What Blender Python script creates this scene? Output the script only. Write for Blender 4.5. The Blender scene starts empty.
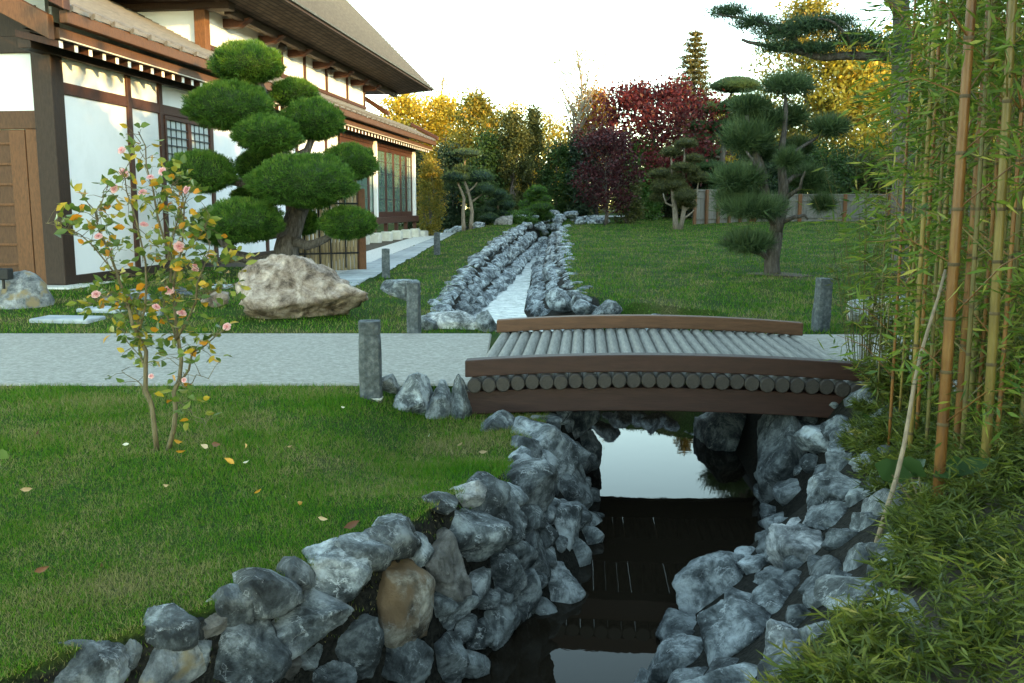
import bpy, bmesh, math, random
import numpy as np
from mathutils import Vector, Matrix, noise as mnoise

PI = math.pi
RNG = np.random.default_rng(7)
random.seed(7)
S = bpy.context.scene
COL = S.collection

# ------------------------------------------------------------------ camera constants
F, TH, HC = 930.0, math.radians(8.23), 1.4

def ray(x, y):
    cx = (x-512)/F; cy = -(y-341.5)/F
    return np.array((cx, math.cos(TH)+cy*math.sin(TH), -math.sin(TH)+cy*math.cos(TH)))

def aty(x, y, Y):
    d = ray(x, y); t = Y/d[1]
    return (d[0]*t, Y, HC+d[2]*t)

# ------------------------------------------------------------------ terrain
LT = np.array([(0,-2.6),(2.5,-1.6),(2.76,-1.43),(3.2,-1.0),(4,-.45),(5,-.08),(5.9,.05),(6.7,.22),(7.2,.3),(9.6,.45),(10.6,-.2),(11.6,-.95),(15,-.9),(22,-.72),(38,.45),(44,1.2),(46,1.6)])
LW = np.array([(0,-2.2),(2.5,-1.4),(3.4,-.9),(4.2,-.3),(4.85,.03),(5.5,.4),(6.1,.53),(7.3,.64),(9.9,.87),(11,.4),(12.2,-.6),(15.3,-.64),(17.6,-.42),(22.5,-.05),(33.6,.61),(40,1.2),(46,1.9)])
RW = np.array([(0,-1.0),(2.5,-.2),(3.4,.35),(4.2,.62),(4.6,.82),(5.4,1.1),(5.9,1.7),(6.4,1.9),(7.2,1.97),(8.6,2.12),(10,2.25),(12.2,2.3),(13.2,.9),(14,.3),(15.6,.2),(17.6,.27),(22.5,.46),(30,.82),(40,1.4),(46,2.0)])
RT = np.array([(0,-.2),(2.5,.75),(2.9,1.05),(3.5,1.45),(4,1.72),(4.7,2.05),(5.8,2.35),(7,2.5),(9.6,2.7),(12.4,2.8),(13.4,1.6),(14.4,1.0),(18.7,1.08),(26.8,1.45),(40,2.2),(46,2.6)])
def pl(t, Y): return np.interp(Y, t[:,0], t[:,1])
WZ, WZ2, WEIR = -.90, -.35, 13.2

def base_z(X, Y):
    r = .7*np.clip((Y-11)/32, 0, 1.35)
    r = r*np.clip((Y-10.6)/4, 0, 1)
    w = np.clip((X+3.6)/3.2, 0, 1); w = w*w*(3-2*w)
    left = .09*np.clip((Y-10.5)/4, 0, 1)
    dx = np.clip((X+1.25)/.7, 0, 1); dy = np.clip((Y-4.4)/1.4, 0, 1)*np.clip((7.2-Y)/.04, 0, 1)
    return left*(1-w)+r*w-.2*dx*dx*(3-2*dx)*dy*np.clip((1.0-X)/.2, 0, 1)

def ground(X, Y):
    X = np.asarray(X, float); Y = np.asarray(Y, float)
    b = base_z(X, Y)
    lt, lw, rw, rt = pl(LT,Y), pl(LW,Y), pl(RW,Y), pl(RT,Y)
    bed = np.where(Y < WEIR, WZ-.3, WZ2-.1)
    wz = np.where(Y < WEIR, WZ, WZ2)
    fade = np.clip((Y-43)/3, 0, 1)
    fade = np.maximum(fade, np.clip((.5-Y)/2, 0, 1))
    mid = (lw+rw)/2
    dl = np.clip((X-lt)/np.maximum(lw-lt,.08), 0, 1.25)
    dr = np.clip((rt-X)/np.maximum(rt-rw,.08), 0, 1.25)
    d = np.where(X < mid, dl, dr)
    z = b + (wz-b)*np.minimum(d,1) + (bed-wz)*np.clip((d-1)/.25, 0, 1)
    z = np.minimum(z, b)
    return z*(1-fade) + b*fade

def bank_mask(X, Y):
    lt, lw, rw, rt = pl(LT,Y), pl(LW,Y), pl(RW,Y), pl(RT,Y)
    d = np.where(X < (lw+rw)/2, (X-lt)/np.maximum(lw-lt,.08), (rt-X)/np.maximum(rt-rw,.08))
    return np.clip(d, 0, 1)*((Y > -1) & (Y < 45))*~((Y > 11.9) & (X > 1.25))

def hit(px, py):
    d = ray(px, py); t = 1.5
    while t < 120:
        p = d*t; z = HC+p[2]
        if z < float(ground(p[0], p[1])): break
        t += .02 if t < 12 else .05
    p = d*t
    return Vector((p[0], p[1], HC+p[2]))

def gz(x, y): return float(ground(x, y))
def at(px, Y):
    """point of the ground seen at picture column px, at distance Y"""
    x = (px-512)/F*Y*1.0/math.cos(TH)*.985
    return Vector((x, Y, gz(x, Y)))

# ------------------------------------------------------------------ materials
def new_mat(name):
    m = bpy.data.materials.new(name); m.use_nodes = True
    nt = m.node_tree; nt.nodes.clear()
    return m, nt, nt.nodes, nt.links

def ramp(nodes, stops):
    r = nodes.new('ShaderNodeValToRGB')
    el = r.color_ramp.elements
    while len(el) < len(stops): el.new(.5)
    for e, (p, c) in zip(el, stops):
        e.position = p; e.color = (c[0], c[1], c[2], 1)
    return r

def noise_mat(name, stops, scale=6, detail=8, rough=.7, bump=.3, bscale=None, stretch=(1,1,1), bdist=.02, spec=.3, distort=0, vary=0, wave=None):
    m, nt, N, L = new_mat(name)
    out = N.new('ShaderNodeOutputMaterial'); b = N.new('ShaderNodeBsdfPrincipled')
    L.new(b.outputs[0], out.inputs[0])
    tc = N.new('ShaderNodeTexCoord'); mp = N.new('ShaderNodeMapping')
    mp.inputs['Scale'].default_value = stretch
    L.new(tc.outputs['Object'], mp.inputs[0])
    n = N.new('ShaderNodeTexNoise'); n.inputs['Scale'].default_value = scale
    n.inputs['Detail'].default_value = detail; n.inputs['Distortion'].default_value = distort
    n.inputs['Roughness'].default_value = .65
    L.new(mp.outputs[0], n.inputs['Vector'])
    r = ramp(N, stops); L.new(n.outputs['Fac'], r.inputs[0])
    col = r.outputs[0]
    if vary:
        oi = N.new('ShaderNodeObjectInfo'); hs = N.new('ShaderNodeHueSaturation')
        ma = N.new('ShaderNodeMapRange'); ma.inputs[3].default_value = 1-vary; ma.inputs[4].default_value = 1+vary
        L.new(oi.outputs['Random'], ma.inputs[0]); L.new(ma.outputs[0], hs.inputs['Value'])
        L.new(col, hs.inputs['Color']); col = hs.outputs[0]
    L.new(col, b.inputs['Base Color'])
    b.inputs['Roughness'].default_value = rough
    b.inputs['Specular IOR Level'].default_value = spec
    n2 = N.new('ShaderNodeTexNoise'); n2.inputs['Scale'].default_value = bscale or scale*3; n2.inputs['Detail'].default_value = 6
    L.new(mp.outputs[0], n2.inputs['Vector'])
    bp = N.new('ShaderNodeBump'); bp.inputs['Strength'].default_value = bump; bp.inputs['Distance'].default_value = bdist
    L.new(n2.outputs['Fac'], bp.inputs['Height']); L.new(bp.outputs[0], b.inputs['Normal'])
    return m

def leaf_mat(name, stops, trans=.35, rough=.5):
    """colour per leaf from the 'tone' attribute; thin leaves let light through"""
    m, nt, N, L = new_mat(name)
    out = N.new('ShaderNodeOutputMaterial')
    at_ = N.new('ShaderNodeAttribute'); at_.attribute_name = 'tone'
    r = ramp(N, stops); L.new(at_.outputs['Fac'], r.inputs[0])
    b = N.new('ShaderNodeBsdfPrincipled'); b.inputs['Roughness'].default_value = rough
    b.inputs['Specular IOR Level'].default_value = .25
    L.new(r.outputs[0], b.inputs['Base Color'])
    t = N.new('ShaderNodeBsdfTranslucent'); L.new(r.outputs[0], t.inputs[0])
    mx = N.new('ShaderNodeMixShader'); mx.inputs[0].default_value = trans
    L.new(b.outputs[0], mx.inputs[1]); L.new(t.outputs[0], mx.inputs[2])
    L.new(mx.outputs[0], out.inputs[0])
    return m

def rock_mat(name, dark, mid, light, vein=(.62,.66,.68), vamt=.8, scale=2.2, patch=None):
    m, nt, N, L = new_mat(name)
    out = N.new('ShaderNodeOutputMaterial'); b = N.new('ShaderNodeBsdfPrincipled'); L.new(b.outputs[0], out.inputs[0])
    tc = N.new('ShaderNodeTexCoord'); oi = N.new('ShaderNodeObjectInfo')
    geo = N.new('ShaderNodeNewGeometry')
    sh = N.new('ShaderNodeVectorMath'); sh.operation = 'ADD'
    mul = N.new('ShaderNodeMath'); mul.operation = 'MULTIPLY'; mul.inputs[1].default_value = 37
    L.new(oi.outputs['Random'], mul.inputs[0])
    L.new(geo.outputs['Position'], sh.inputs[0]); L.new(mul.outputs[0], sh.inputs[1])
    n = N.new('ShaderNodeTexNoise'); n.inputs['Scale'].default_value = scale*2.4; n.inputs['Detail'].default_value = 14; n.inputs['Roughness'].default_value = .74; n.inputs['Distortion'].default_value = .35
    L.new(sh.outputs[0], n.inputs['Vector'])
    r = ramp(N, [(.39, tuple(c*.7 for c in dark)), (.49, mid), (.555, light), (.63, tuple(min(1, c*1.5) for c in light))]); L.new(n.outputs['Fac'], r.inputs[0])
    # mineral veins: thin broken contours of a stretched noise
    mpv = N.new('ShaderNodeMapping'); mpv.inputs['Rotation'].default_value = (.5,.7,.3); mpv.inputs['Scale'].default_value = (1,2.4,1); L.new(sh.outputs[0], mpv.inputs[0])
    v = N.new('ShaderNodeTexNoise'); v.inputs['Scale'].default_value = 2.2*scale; v.inputs['Detail'].default_value = 7; v.inputs['Distortion'].default_value = .3; v.inputs['Roughness'].default_value = .62
    L.new(mpv.outputs[0], v.inputs['Vector'])
    s_ = N.new('ShaderNodeMath'); s_.operation = 'SUBTRACT'; s_.inputs[1].default_value = .5; L.new(v.outputs['Fac'], s_.inputs[0])
    ab = N.new('ShaderNodeMath'); ab.operation = 'ABSOLUTE'; L.new(s_.outputs[0], ab.inputs[0])
    mr = N.new('ShaderNodeMapRange'); mr.inputs[1].default_value = 0; mr.inputs[2].default_value = .014; mr.inputs[3].default_value = 1; mr.inputs[4].default_value = 0; L.new(ab.outputs[0], mr.inputs[0])
    pm = N.new('ShaderNodeTexNoise'); pm.inputs['Scale'].default_value = 4*scale; pm.inputs['Detail'].default_value = 8; pm.inputs['Roughness'].default_value = .7; L.new(sh.outputs[0], pm.inputs['Vector'])
    pr = N.new('ShaderNodeMapRange'); pr.inputs[1].default_value = .46; pr.inputs[2].default_value = .58; L.new(pm.outputs['Fac'], pr.inputs[0])
    mv = N.new('ShaderNodeMath'); mv.operation = 'MULTIPLY'; L.new(mr.outputs[0], mv.inputs[0]); L.new(pr.outputs[0], mv.inputs[1])
    va = N.new('ShaderNodeMath'); va.operation = 'MULTIPLY'; va.inputs[1].default_value = vamt; L.new(mv.outputs[0], va.inputs[0])
    mix = N.new('ShaderNodeMix'); mix.data_type = 'RGBA'; L.new(va.outputs[0], mix.inputs[0]); L.new(r.outputs[0], mix.inputs[6]); mix.inputs[7].default_value = (*vein, 1)
    col = mix.outputs[2]
    if patch:
        pn = N.new('ShaderNodeTexNoise'); pn.inputs['Scale'].default_value = 5; pn.inputs['Detail'].default_value = 4; L.new(sh.outputs[0], pn.inputs['Vector'])
        pp = N.new('ShaderNodeMapRange'); pp.inputs[1].default_value = .5; pp.inputs[2].default_value = .6; L.new(pn.outputs['Fac'], pp.inputs[0])
        m2 = N.new('ShaderNodeMix'); m2.data_type = 'RGBA'; L.new(pp.outputs[0], m2.inputs[0]); L.new(col, m2.inputs[6]); m2.inputs[7].default_value = (*patch, 1); col = m2.outputs[2]
    hs = N.new('ShaderNodeHueSaturation'); ma = N.new('ShaderNodeMapRange'); ma.inputs[3].default_value = .7; ma.inputs[4].default_value = 1.3
    L.new(oi.outputs['Random'], ma.inputs[0]); L.new(ma.outputs[0], hs.inputs['Value']); L.new(col, hs.inputs['Color'])
    L.new(hs.outputs[0], b.inputs['Base Color'])
    b.inputs['Roughness'].default_value = .72; b.inputs['Specular IOR Level'].default_value = .35
    n3 = N.new('ShaderNodeTexNoise'); n3.inputs['Scale'].default_value = 6*scale; n3.inputs['Detail'].default_value = 14; n3.inputs['Roughness'].default_value = .78; n3.inputs['Distortion'].default_value = .4; L.new(sh.outputs[0], n3.inputs['Vector'])
    bp = N.new('ShaderNodeBump'); bp.inputs['Strength'].default_value = .9; bp.inputs['Distance'].default_value = .05*2.2/scale
    L.new(n3.outputs['Fac'], bp.inputs['Height']); L.new(bp.outputs[0], b.inputs['Normal'])
    return m

def ground_mat():
    m, nt, N, L = new_mat('lawn_soil')
    out = N.new('ShaderNodeOutputMaterial'); b = N.new('ShaderNodeBsdfPrincipled'); L.new(b.outputs[0], out.inputs[0])
    geo = N.new('ShaderNodeNewGeometry'); sep = N.new('ShaderNodeSeparateXYZ'); L.new(geo.outputs['Position'], sep.inputs[0])
    n = N.new('ShaderNodeTexNoise'); n.inputs['Scale'].default_value = 1.1; n.inputs['Detail'].default_value = 6; L.new(geo.outputs['Position'], n.inputs['Vector'])
    r = ramp(N, [(.3,(.016,.045,.006)),(.5,(.028,.068,.008)),(.6,(.05,.072,.014)),(.74,(.09,.085,.035))]); L.new(n.outputs['Fac'], r.inputs[0])
    n2 = N.new('ShaderNodeTexNoise'); n2.inputs['Scale'].default_value = 45; n2.inputs['Detail'].default_value = 8; L.new(geo.outputs['Position'], n2.inputs['Vector'])
    r2 = ramp(N, [(.3,(.35,.35,.35)),(.7,(1.3,1.3,1.2))]); L.new(n2.outputs['Fac'], r2.inputs[0])
    mx = N.new('ShaderNodeMix'); mx.data_type = 'RGBA'; mx.blend_type = 'MULTIPLY'; mx.inputs[0].default_value = 1
    L.new(r.outputs[0], mx.inputs[6]); L.new(r2.outputs[0], mx.inputs[7])
    bk = N.new('ShaderNodeAttribute'); bk.attribute_name = 'bank'
    mr = N.new('ShaderNodeMapRange'); mr.inputs[1].default_value = .0; mr.inputs[2].default_value = .06; mr.inputs[3].default_value = 1; mr.inputs[4].default_value = 0; L.new(bk.outputs['Fac'], mr.inputs[0])
    soil = ramp(N, [(.3,(.006,.006,.005)),(.7,(.028,.026,.021))]); L.new(n2.outputs['Fac'], soil.inputs[0])  # soil blackened: shade of the rock crevices put into its colour
    m2 = N.new('ShaderNodeMix'); m2.data_type = 'RGBA'; L.new(mr.outputs[0], m2.inputs[0]); L.new(soil.outputs[0], m2.inputs[6]); L.new(mx.outputs[2], m2.inputs[7])
    L.new(m2.outputs[2], b.inputs['Base Color']); b.inputs['Roughness'].default_value = .9; b.inputs['Specular IOR Level'].default_value = .1
    bp = N.new('ShaderNodeBump'); bp.inputs['Strength'].default_value = .8; bp.inputs['Distance'].default_value = .04
    L.new(n2.outputs['Fac'], bp.inputs['Height']); L.new(bp.outputs[0], b.inputs['Normal'])
    return m

def grass_mat():
    m, nt, N, L = new_mat('grass_blades')
    out = N.new('ShaderNodeOutputMaterial')
    geo = N.new('ShaderNodeNewGeometry')
    n = N.new('ShaderNodeTexNoise'); n.inputs['Scale'].default_value = 1.1; n.inputs['Detail'].default_value = 8; n.inputs['Roughness'].default_value = .74; L.new(geo.outputs['Position'], n.inputs['Vector'])
    a = N.new('ShaderNodeAttribute'); a.attribute_name = 'tone'
    mr = N.new('ShaderNodeMapRange'); mr.inputs[3].default_value = -.16; mr.inputs[4].default_value = .16; L.new(a.outputs['Fac'], mr.inputs[0])
    ad = N.new('ShaderNodeMath'); ad.operation = 'ADD'; L.new(n.outputs['Fac'], ad.inputs[0]); L.new(mr.outputs[0], ad.inputs[1])
    r = ramp(N, [(.25,(.026,.105,.006)),(.42,(.062,.20,.008)),(.50,(.108,.205,.014)),(.56,(.16,.175,.04)),(.66,(.29,.25,.11))]); L.new(ad.outputs[0], r.inputs[0])
    d = N.new('ShaderNodeBsdfPrincipled'); d.inputs['Roughness'].default_value = .55; d.inputs['Specular IOR Level'].default_value = .2
    L.new(r.outputs[0], d.inputs['Base Color'])
    t = N.new('ShaderNodeBsdfTranslucent'); L.new(r.outputs[0], t.inputs[0])
    mx = N.new('ShaderNodeMixShader'); mx.inputs[0].default_value = .3
    L.new(d.outputs[0], mx.inputs[1]); L.new(t.outputs[0], mx.inputs[2]); L.new(mx.outputs[0], out.inputs[0])
    return m

def water_mat(name, base, rough, bump, scale, dist=.01):
    m, nt, N, L = new_mat(name)
    out = N.new('ShaderNodeOutputMaterial'); b = N.new('ShaderNodeBsdfPrincipled'); L.new(b.outputs[0], out.inputs[0])
    geo = N.new('ShaderNodeNewGeometry')
    b.inputs['Base Color'].default_value = (*base, 1); b.inputs['Roughness'].default_value = rough; b.inputs['IOR'].default_value = 1.33; b.inputs['Specular IOR Level'].default_value = .22
    n = N.new('ShaderNodeTexNoise'); n.inputs['Scale'].default_value = scale; n.inputs['Detail'].default_value = 4; L.new(geo.outputs['Position'], n.inputs['Vector'])
    bp = N.new('ShaderNodeBump'); bp.inputs['Strength'].default_value = bump; bp.inputs['Distance'].default_value = dist
    L.new(n.outputs['Fac'], bp.inputs['Height']); L.new(bp.outputs[0], b.inputs['Normal'])
    return m

def brick_mat(name, c1, c2, mortar, scale, bw, bh, bump=.5, rough=.8, msize=.02):
    m, nt, N, L = new_mat(name)
    out = N.new('ShaderNodeOutputMaterial'); b = N.new('ShaderNodeBsdfPrincipled'); L.new(b.outputs[0], out.inputs[0])
    uv = N.new('ShaderNodeTexCoord')
    br = N.new('ShaderNodeTexBrick'); br.inputs['Scale'].default_value = scale
    br.inputs['Color1'].default_value = (*c1,1); br.inputs['Color2'].default_value = (*c2,1); br.inputs['Mortar'].default_value = (*mortar,1)
    br.inputs['Brick Width'].default_value = bw; br.inputs['Row Height'].default_value = bh; br.inputs['Mortar Size'].default_value = msize
    L.new(uv.outputs['UV'], br.inputs['Vector'])
    n = N.new('ShaderNodeTexNoise'); n.inputs['Scale'].default_value = 3; n.inputs['Detail'].default_value = 8; L.new(uv.outputs['Object'], n.inputs['Vector'])
    r = ramp(N, [(.3,(.6,.6,.6)),(.7,(1.25,1.2,1.15))]); L.new(n.outputs['Fac'], r.inputs[0])
    mx = N.new('ShaderNodeMix'); mx.data_type = 'RGBA'; mx.blend_type = 'MULTIPLY'; mx.inputs[0].default_value = 1
    L.new(br.outputs['Color'], mx.inputs[6]); L.new(r.outputs[0], mx.inputs[7]); L.new(mx.outputs[2], b.inputs['Base Color'])
    b.inputs['Roughness'].default_value = rough; b.inputs['Specular IOR Level'].default_value = .3
    inv = N.new('ShaderNodeMath'); inv.operation = 'SUBTRACT'; inv.inputs[0].default_value = 1; L.new(br.outputs['Fac'], inv.inputs[1])
    bp = N.new('ShaderNodeBump'); bp.inputs['Strength'].default_value = bump; bp.inputs['Distance'].default_value = .02
    L.new(inv.outputs[0], bp.inputs['Height']); L.new(bp.outputs[0], b.inputs['Normal'])
    return m

def wood(name, c, k=.45, rough=.6, stretch=(5,5,1.2), scale=8, vary=0, bump=.25):
    k = k*.75
    d = tuple(v*(1-k) for v in c); l = tuple(min(1, v*(1+k)) for v in c)
    return noise_mat(name, [(.3,d),(.5,c),(.72,l)], scale=scale, rough=rough, bump=bump, stretch=stretch, bdist=.008, distort=.4, vary=vary)

M = {}
M['ground'] = ground_mat()
M['grass'] = grass_mat()
M['rock'] = rock_mat('grey_rock', (.036,.045,.049), (.125,.145,.153), (.30,.33,.34))
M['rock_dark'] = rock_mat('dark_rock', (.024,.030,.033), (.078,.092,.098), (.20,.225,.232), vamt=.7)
M['rock_pale'] = rock_mat('pale_rock', (.09,.10,.105), (.24,.255,.26), (.48,.49,.49), vein=(.75,.77,.78), vamt=.6)
M['rock_brown'] = rock_mat('brown_grey_rock', (.10,.095,.085), (.19,.18,.165), (.27,.26,.245), vamt=.12)
M['rock_tan'] = rock_mat('tan_rock', (.10,.08,.06), (.25,.205,.155), (.42,.38,.32), patch=(.235,.15,.085), vamt=.6)
M['rock_patch'] = rock_mat('patched_rock', (.10,.115,.12), (.22,.24,.25), (.36,.375,.375), vamt=.4, patch=(.36,.28,.16))
M['rock_far'] = rock_mat('far_rock', (.03,.038,.045), (.11,.13,.142), (.30,.335,.35), vamt=.8, scale=3)
M['boulder'] = rock_mat('pinkish_boulder', (.13,.09,.065), (.31,.23,.18), (.44,.35,.29), vein=(.10,.07,.055), vamt=.6, scale=2.0)
M['path'] = noise_mat('fine_gravel_path', [(.3,(.20,.185,.155)),(.5,(.30,.282,.245)),(.7,(.42,.40,.355))], scale=26, detail=10, rough=.9, bump=.5, bscale=90, bdist=.01)
M['gravel'] = noise_mat('white_gravel', [(.35,(.38,.39,.38)),(.5,(.6,.6,.58)),(.65,(.75,.75,.73))], scale=22, rough=.9, bump=.8, bscale=30, bdist=.03)
M['slab'] = noise_mat('slate_slab', [(.3,(.22,.25,.27)),(.5,(.32,.35,.37)),(.7,(.42,.45,.46))], scale=5, rough=.8, bump=.3, vary=.15)
M['post_stone'] = noise_mat('dark_granite', [(.3,(.03,.038,.042)),(.5,(.07,.082,.086)),(.72,(.15,.165,.17))], scale=22, rough=.8, bump=.7, bscale=35, bdist=.02)
M['water'] = water_mat('stream_water', (.012,.009,.006), .012, .05, 5, .008)
M['water2'] = noise_mat('sky_pale_riffle', [(.35,(.22,.25,.26)),(.5,(.40,.43,.44)),(.62,(.62,.64,.64))], scale=7, rough=.22, bump=.5, bscale=12, bdist=.03, spec=.5)  # pebble speckle, with pale sky reflection painted into the base colour
M['plaster'] = noise_mat('white_plaster', [(.25,(.66,.69,.71)),(.5,(.74,.77,.80)),(.8,(.78,.81,.84))], scale=1.2, rough=.85, bump=.12, bscale=40, bdist=.004)
M['wood_dark'] = wood('dark_timber', (.036,.021,.015))
M['wood_red'] = wood('red_brown_timber', (.062,.025,.017))
M['wood_brown'] = wood('brown_timber', (.088,.041,.021))
M['wood_orange'] = wood('orange_brown_timber', (.135,.058,.026))
M['wood_grey'] = wood('weathered_grey_wood', (.205,.195,.175), k=.6, rough=.8, stretch=(14,1.2,14), scale=3, vary=.12, bump=.4)
M['log_end'] = wood('dark_log', (.036,.030,.027), k=.5, stretch=(8,1,8))
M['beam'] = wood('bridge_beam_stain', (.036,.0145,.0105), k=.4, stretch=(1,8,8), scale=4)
M['beam_lit'] = wood('bridge_rail_lit_stain', (.11,.05,.027), k=.4, stretch=(1,8,8), scale=4)  # lit copy of the beam stain: light on the back rail painted in
M['tile'] = noise_mat('grey_roof_tile', [(.3,(.10,.097,.095)),(.5,(.125,.12,.118)),(.72,(.16,.152,.148))], scale=3, rough=.5, bump=.2)
M['roof_brown'] = noise_mat('brown_shingle_roof', [(.3,(.055,.048,.043)),(.5,(.072,.063,.056)),(.72,(.095,.085,.077))], scale=3, rough=.65, bump=.3)
M['shingle'] = brick_mat('shingle_soffit', (.115,.085,.065), (.15,.115,.09), (.05,.04,.032), 1.0, .5, .14)
M['white'] = noise_mat('white_paint', [(.3,(.74,.74,.73)),(.7,(.83,.83,.82))], scale=9, rough=.6, bump=.1)
M['soffit'] = noise_mat('cream_soffit', [(.3,(.50,.44,.35)),(.7,(.62,.55,.45))], scale=3, rough=.8, bump=.1)
M['stone_pale'] = noise_mat('pale_footing', [(.3,(.42,.41,.36)),(.7,(.6,.59,.53))], scale=5, rough=.85, bump=.4)
M['black'] = noise_mat('black_metal', [(.3,(.012,.012,.013)),(.7,(.022,.022,.024))], scale=20, rough=.5, bump=.1)
M['bark'] = noise_mat('grey_bark', [(.3,(.035,.028,.024)),(.5,(.09,.076,.066)),(.72,(.18,.16,.145))], scale=9, rough=.9, bump=.8, stretch=(3,3,.7), bdist=.03)
M['bark_pale'] = noise_mat('pale_bark', [(.3,(.12,.095,.07)),(.5,(.22,.18,.14)),(.72,(.33,.29,.24))], scale=9, rough=.9, bump=.5, stretch=(3,3,.7))
M['bark_green'] = noise_mat('olive_bark', [(.3,(.07,.055,.03)),(.5,(.14,.11,.06)),(.72,(.20,.17,.10))], scale=14, rough=.8, bump=.4, stretch=(3,3,.7))
M['fence'] = wood('weathered_fence_board', (.17,.155,.135), k=.4, rough=.85, stretch=(5,5,.6), scale=3)
M['fence_post'] = wood('orange_fence_post', (.17,.07,.03), k=.4, rough=.8)
M['bamboo_dry'] = wood('dry_bamboo', (.40,.31,.19), k=.4, rough=.6, stretch=(12,12,1), scale=3)
M['cane'] = wood('old_cane', (.20,.15,.10), k=.5, rough=.7, stretch=(12,12,1), scale=3)
M['soil'] = noise_mat('bare_soil', [(.3,(.04,.03,.022)),(.7,(.10,.078,.058))], scale=12, rough=.95, bump=.6)
def glass_mat():
    m, nt, N, L = new_mat('window_glass')
    out = N.new('ShaderNodeOutputMaterial'); b = N.new('ShaderNodeBsdfPrincipled'); L.new(b.outputs[0], out.inputs[0])
    b.inputs['Base Color'].default_value = (.10,.17,.14,1); b.inputs['Roughness'].default_value = .03; b.inputs['Specular IOR Level'].default_value = .8  # green garden reflection put into the base colour
    return m
M['glass'] = glass_mat()
M['paper'] = noise_mat('window_paper', [(.3,(.40,.46,.47)),(.7,(.5,.56,.57))], scale=4, rough=.35, bump=.05)
M['yellow'] = leaf_mat('yellow_leaves', [(0,(.18,.16,.03)),(.4,(.46,.33,.045)),(.75,(.64,.43,.065)),(1,(.56,.28,.045))])
M['gold'] = leaf_mat('gold_green_leaves', [(0,(.09,.10,.02)),(.4,(.18,.16,.03)),(.8,(.34,.24,.04)),(1,(.40,.22,.04))])
M['orange'] = leaf_mat('orange_leaves', [(0,(.20,.10,.02)),(.5,(.36,.17,.03)),(1,(.42,.24,.05))])
M['green'] = leaf_mat('green_leaves', [(0,(.018,.04,.012)),(.5,(.035,.075,.02)),(1,(.07,.12,.03))])
M['olive'] = leaf_mat('olive_leaves', [(0,(.035,.045,.014)),(.5,(.07,.08,.024)),(1,(.13,.13,.04))])
M['dark_green'] = leaf_mat('dark_evergreen_leaves', [(0,(.010,.022,.012)),(.5,(.02,.042,.02)),(1,(.04,.07,.03))], trans=.2)
M['bright_green'] = leaf_mat('bright_green_leaves', [(0,(.035,.085,.018)),(.5,(.06,.14,.028)),(1,(.11,.19,.04))])
M['red'] = leaf_mat('red_maple_leaves', [(0,(.045,.010,.012)),(.5,(.11,.018,.022)),(1,(.20,.035,.03))])
M['dark_red'] = leaf_mat('dark_red_maple_leaves', [(0,(.022,.008,.010)),(.5,(.055,.014,.018)),(1,(.10,.022,.025))])
M['spruce'] = leaf_mat('spruce_needles', [(0,(.03,.035,.012)),(.5,(.075,.07,.02)),(1,(.16,.12,.03))], trans=.2)
M['needle'] = leaf_mat('topiary_needles', [(0,(.022,.07,.010)),(.5,(.062,.15,.022)),(.85,(.12,.22,.035)),(1,(.20,.26,.05))], trans=.2)
M['needle_blue'] = leaf_mat('blue_green_needles', [(0,(.026,.052,.02)),(.5,(.068,.115,.044)),(1,(.135,.185,.08))], trans=.2)
M['needle_mid'] = leaf_mat('mid_green_needles', [(0,(.02,.045,.02)),(.5,(.045,.085,.035)),(1,(.09,.14,.06))], trans=.2)
M['needle_olive'] = leaf_mat('olive_needles', [(0,(.035,.045,.018)),(.5,(.075,.085,.03)),(1,(.14,.14,.05))], trans=.2)
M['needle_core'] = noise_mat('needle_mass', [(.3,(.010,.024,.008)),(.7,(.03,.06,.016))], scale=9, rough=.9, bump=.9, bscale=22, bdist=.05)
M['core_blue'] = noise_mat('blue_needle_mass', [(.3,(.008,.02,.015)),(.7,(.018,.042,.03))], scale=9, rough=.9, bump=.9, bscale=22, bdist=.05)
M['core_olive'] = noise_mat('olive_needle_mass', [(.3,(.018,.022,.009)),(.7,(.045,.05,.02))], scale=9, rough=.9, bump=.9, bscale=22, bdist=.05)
M['bamboo_leaf'] = leaf_mat('bamboo_leaves', [(0,(.04,.085,.014)),(.4,(.09,.155,.02)),(.75,(.17,.22,.035)),(1,(.36,.33,.07))], trans=.42)
M['dwarf_leaf'] = leaf_mat('dwarf_bamboo_leaves', [(0,(.03,.048,.009)),(.45,(.09,.118,.018)),(.85,(.18,.185,.035)),(1,(.36,.29,.09))], trans=.35)
M['culm_orange'] = noise_mat('orange_bamboo_culm', [(.28,(.07,.03,.012)),(.5,(.165,.068,.018)),(.75,(.25,.14,.04))], scale=5, rough=.4, bump=.1, stretch=(2,2,.6), vary=.2)
M['culm_green'] = noise_mat('green_bamboo_culm', [(.3,(.05,.05,.016)),(.5,(.11,.09,.028)),(.75,(.19,.14,.045))], scale=5, rough=.45, bump=.1, stretch=(2,2,.6), vary=.25)
M['culm_yellow'] = noise_mat('yellow_bamboo_culm', [(.28,(.07,.05,.014)),(.5,(.15,.105,.026)),(.75,(.23,.17,.05))], scale=5, rough=.4, bump=.1, stretch=(2,2,.6), vary=.2)
M['culm_node'] = noise_mat('culm_node', [(.3,(.045,.03,.015)),(.7,(.10,.07,.03))], scale=9, rough=.7, bump=.2)
M['cam_leaf'] = leaf_mat('camellia_leaves', [(0,(.05,.095,.022)),(.4,(.12,.18,.035)),(.6,(.26,.27,.05)),(.8,(.50,.33,.04)),(1,(.58,.22,.025))], trans=.3, rough=.35)
M['petal'] = leaf_mat('pink_petals', [(0,(.62,.10,.14)),(.45,(.76,.33,.34)),(1,(.86,.68,.62))], trans=.3)
M['fall_orange'] = leaf_mat('fallen_orange', [(0,(.50,.22,.03)),(1,(.55,.30,.06))], trans=.1)
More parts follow.
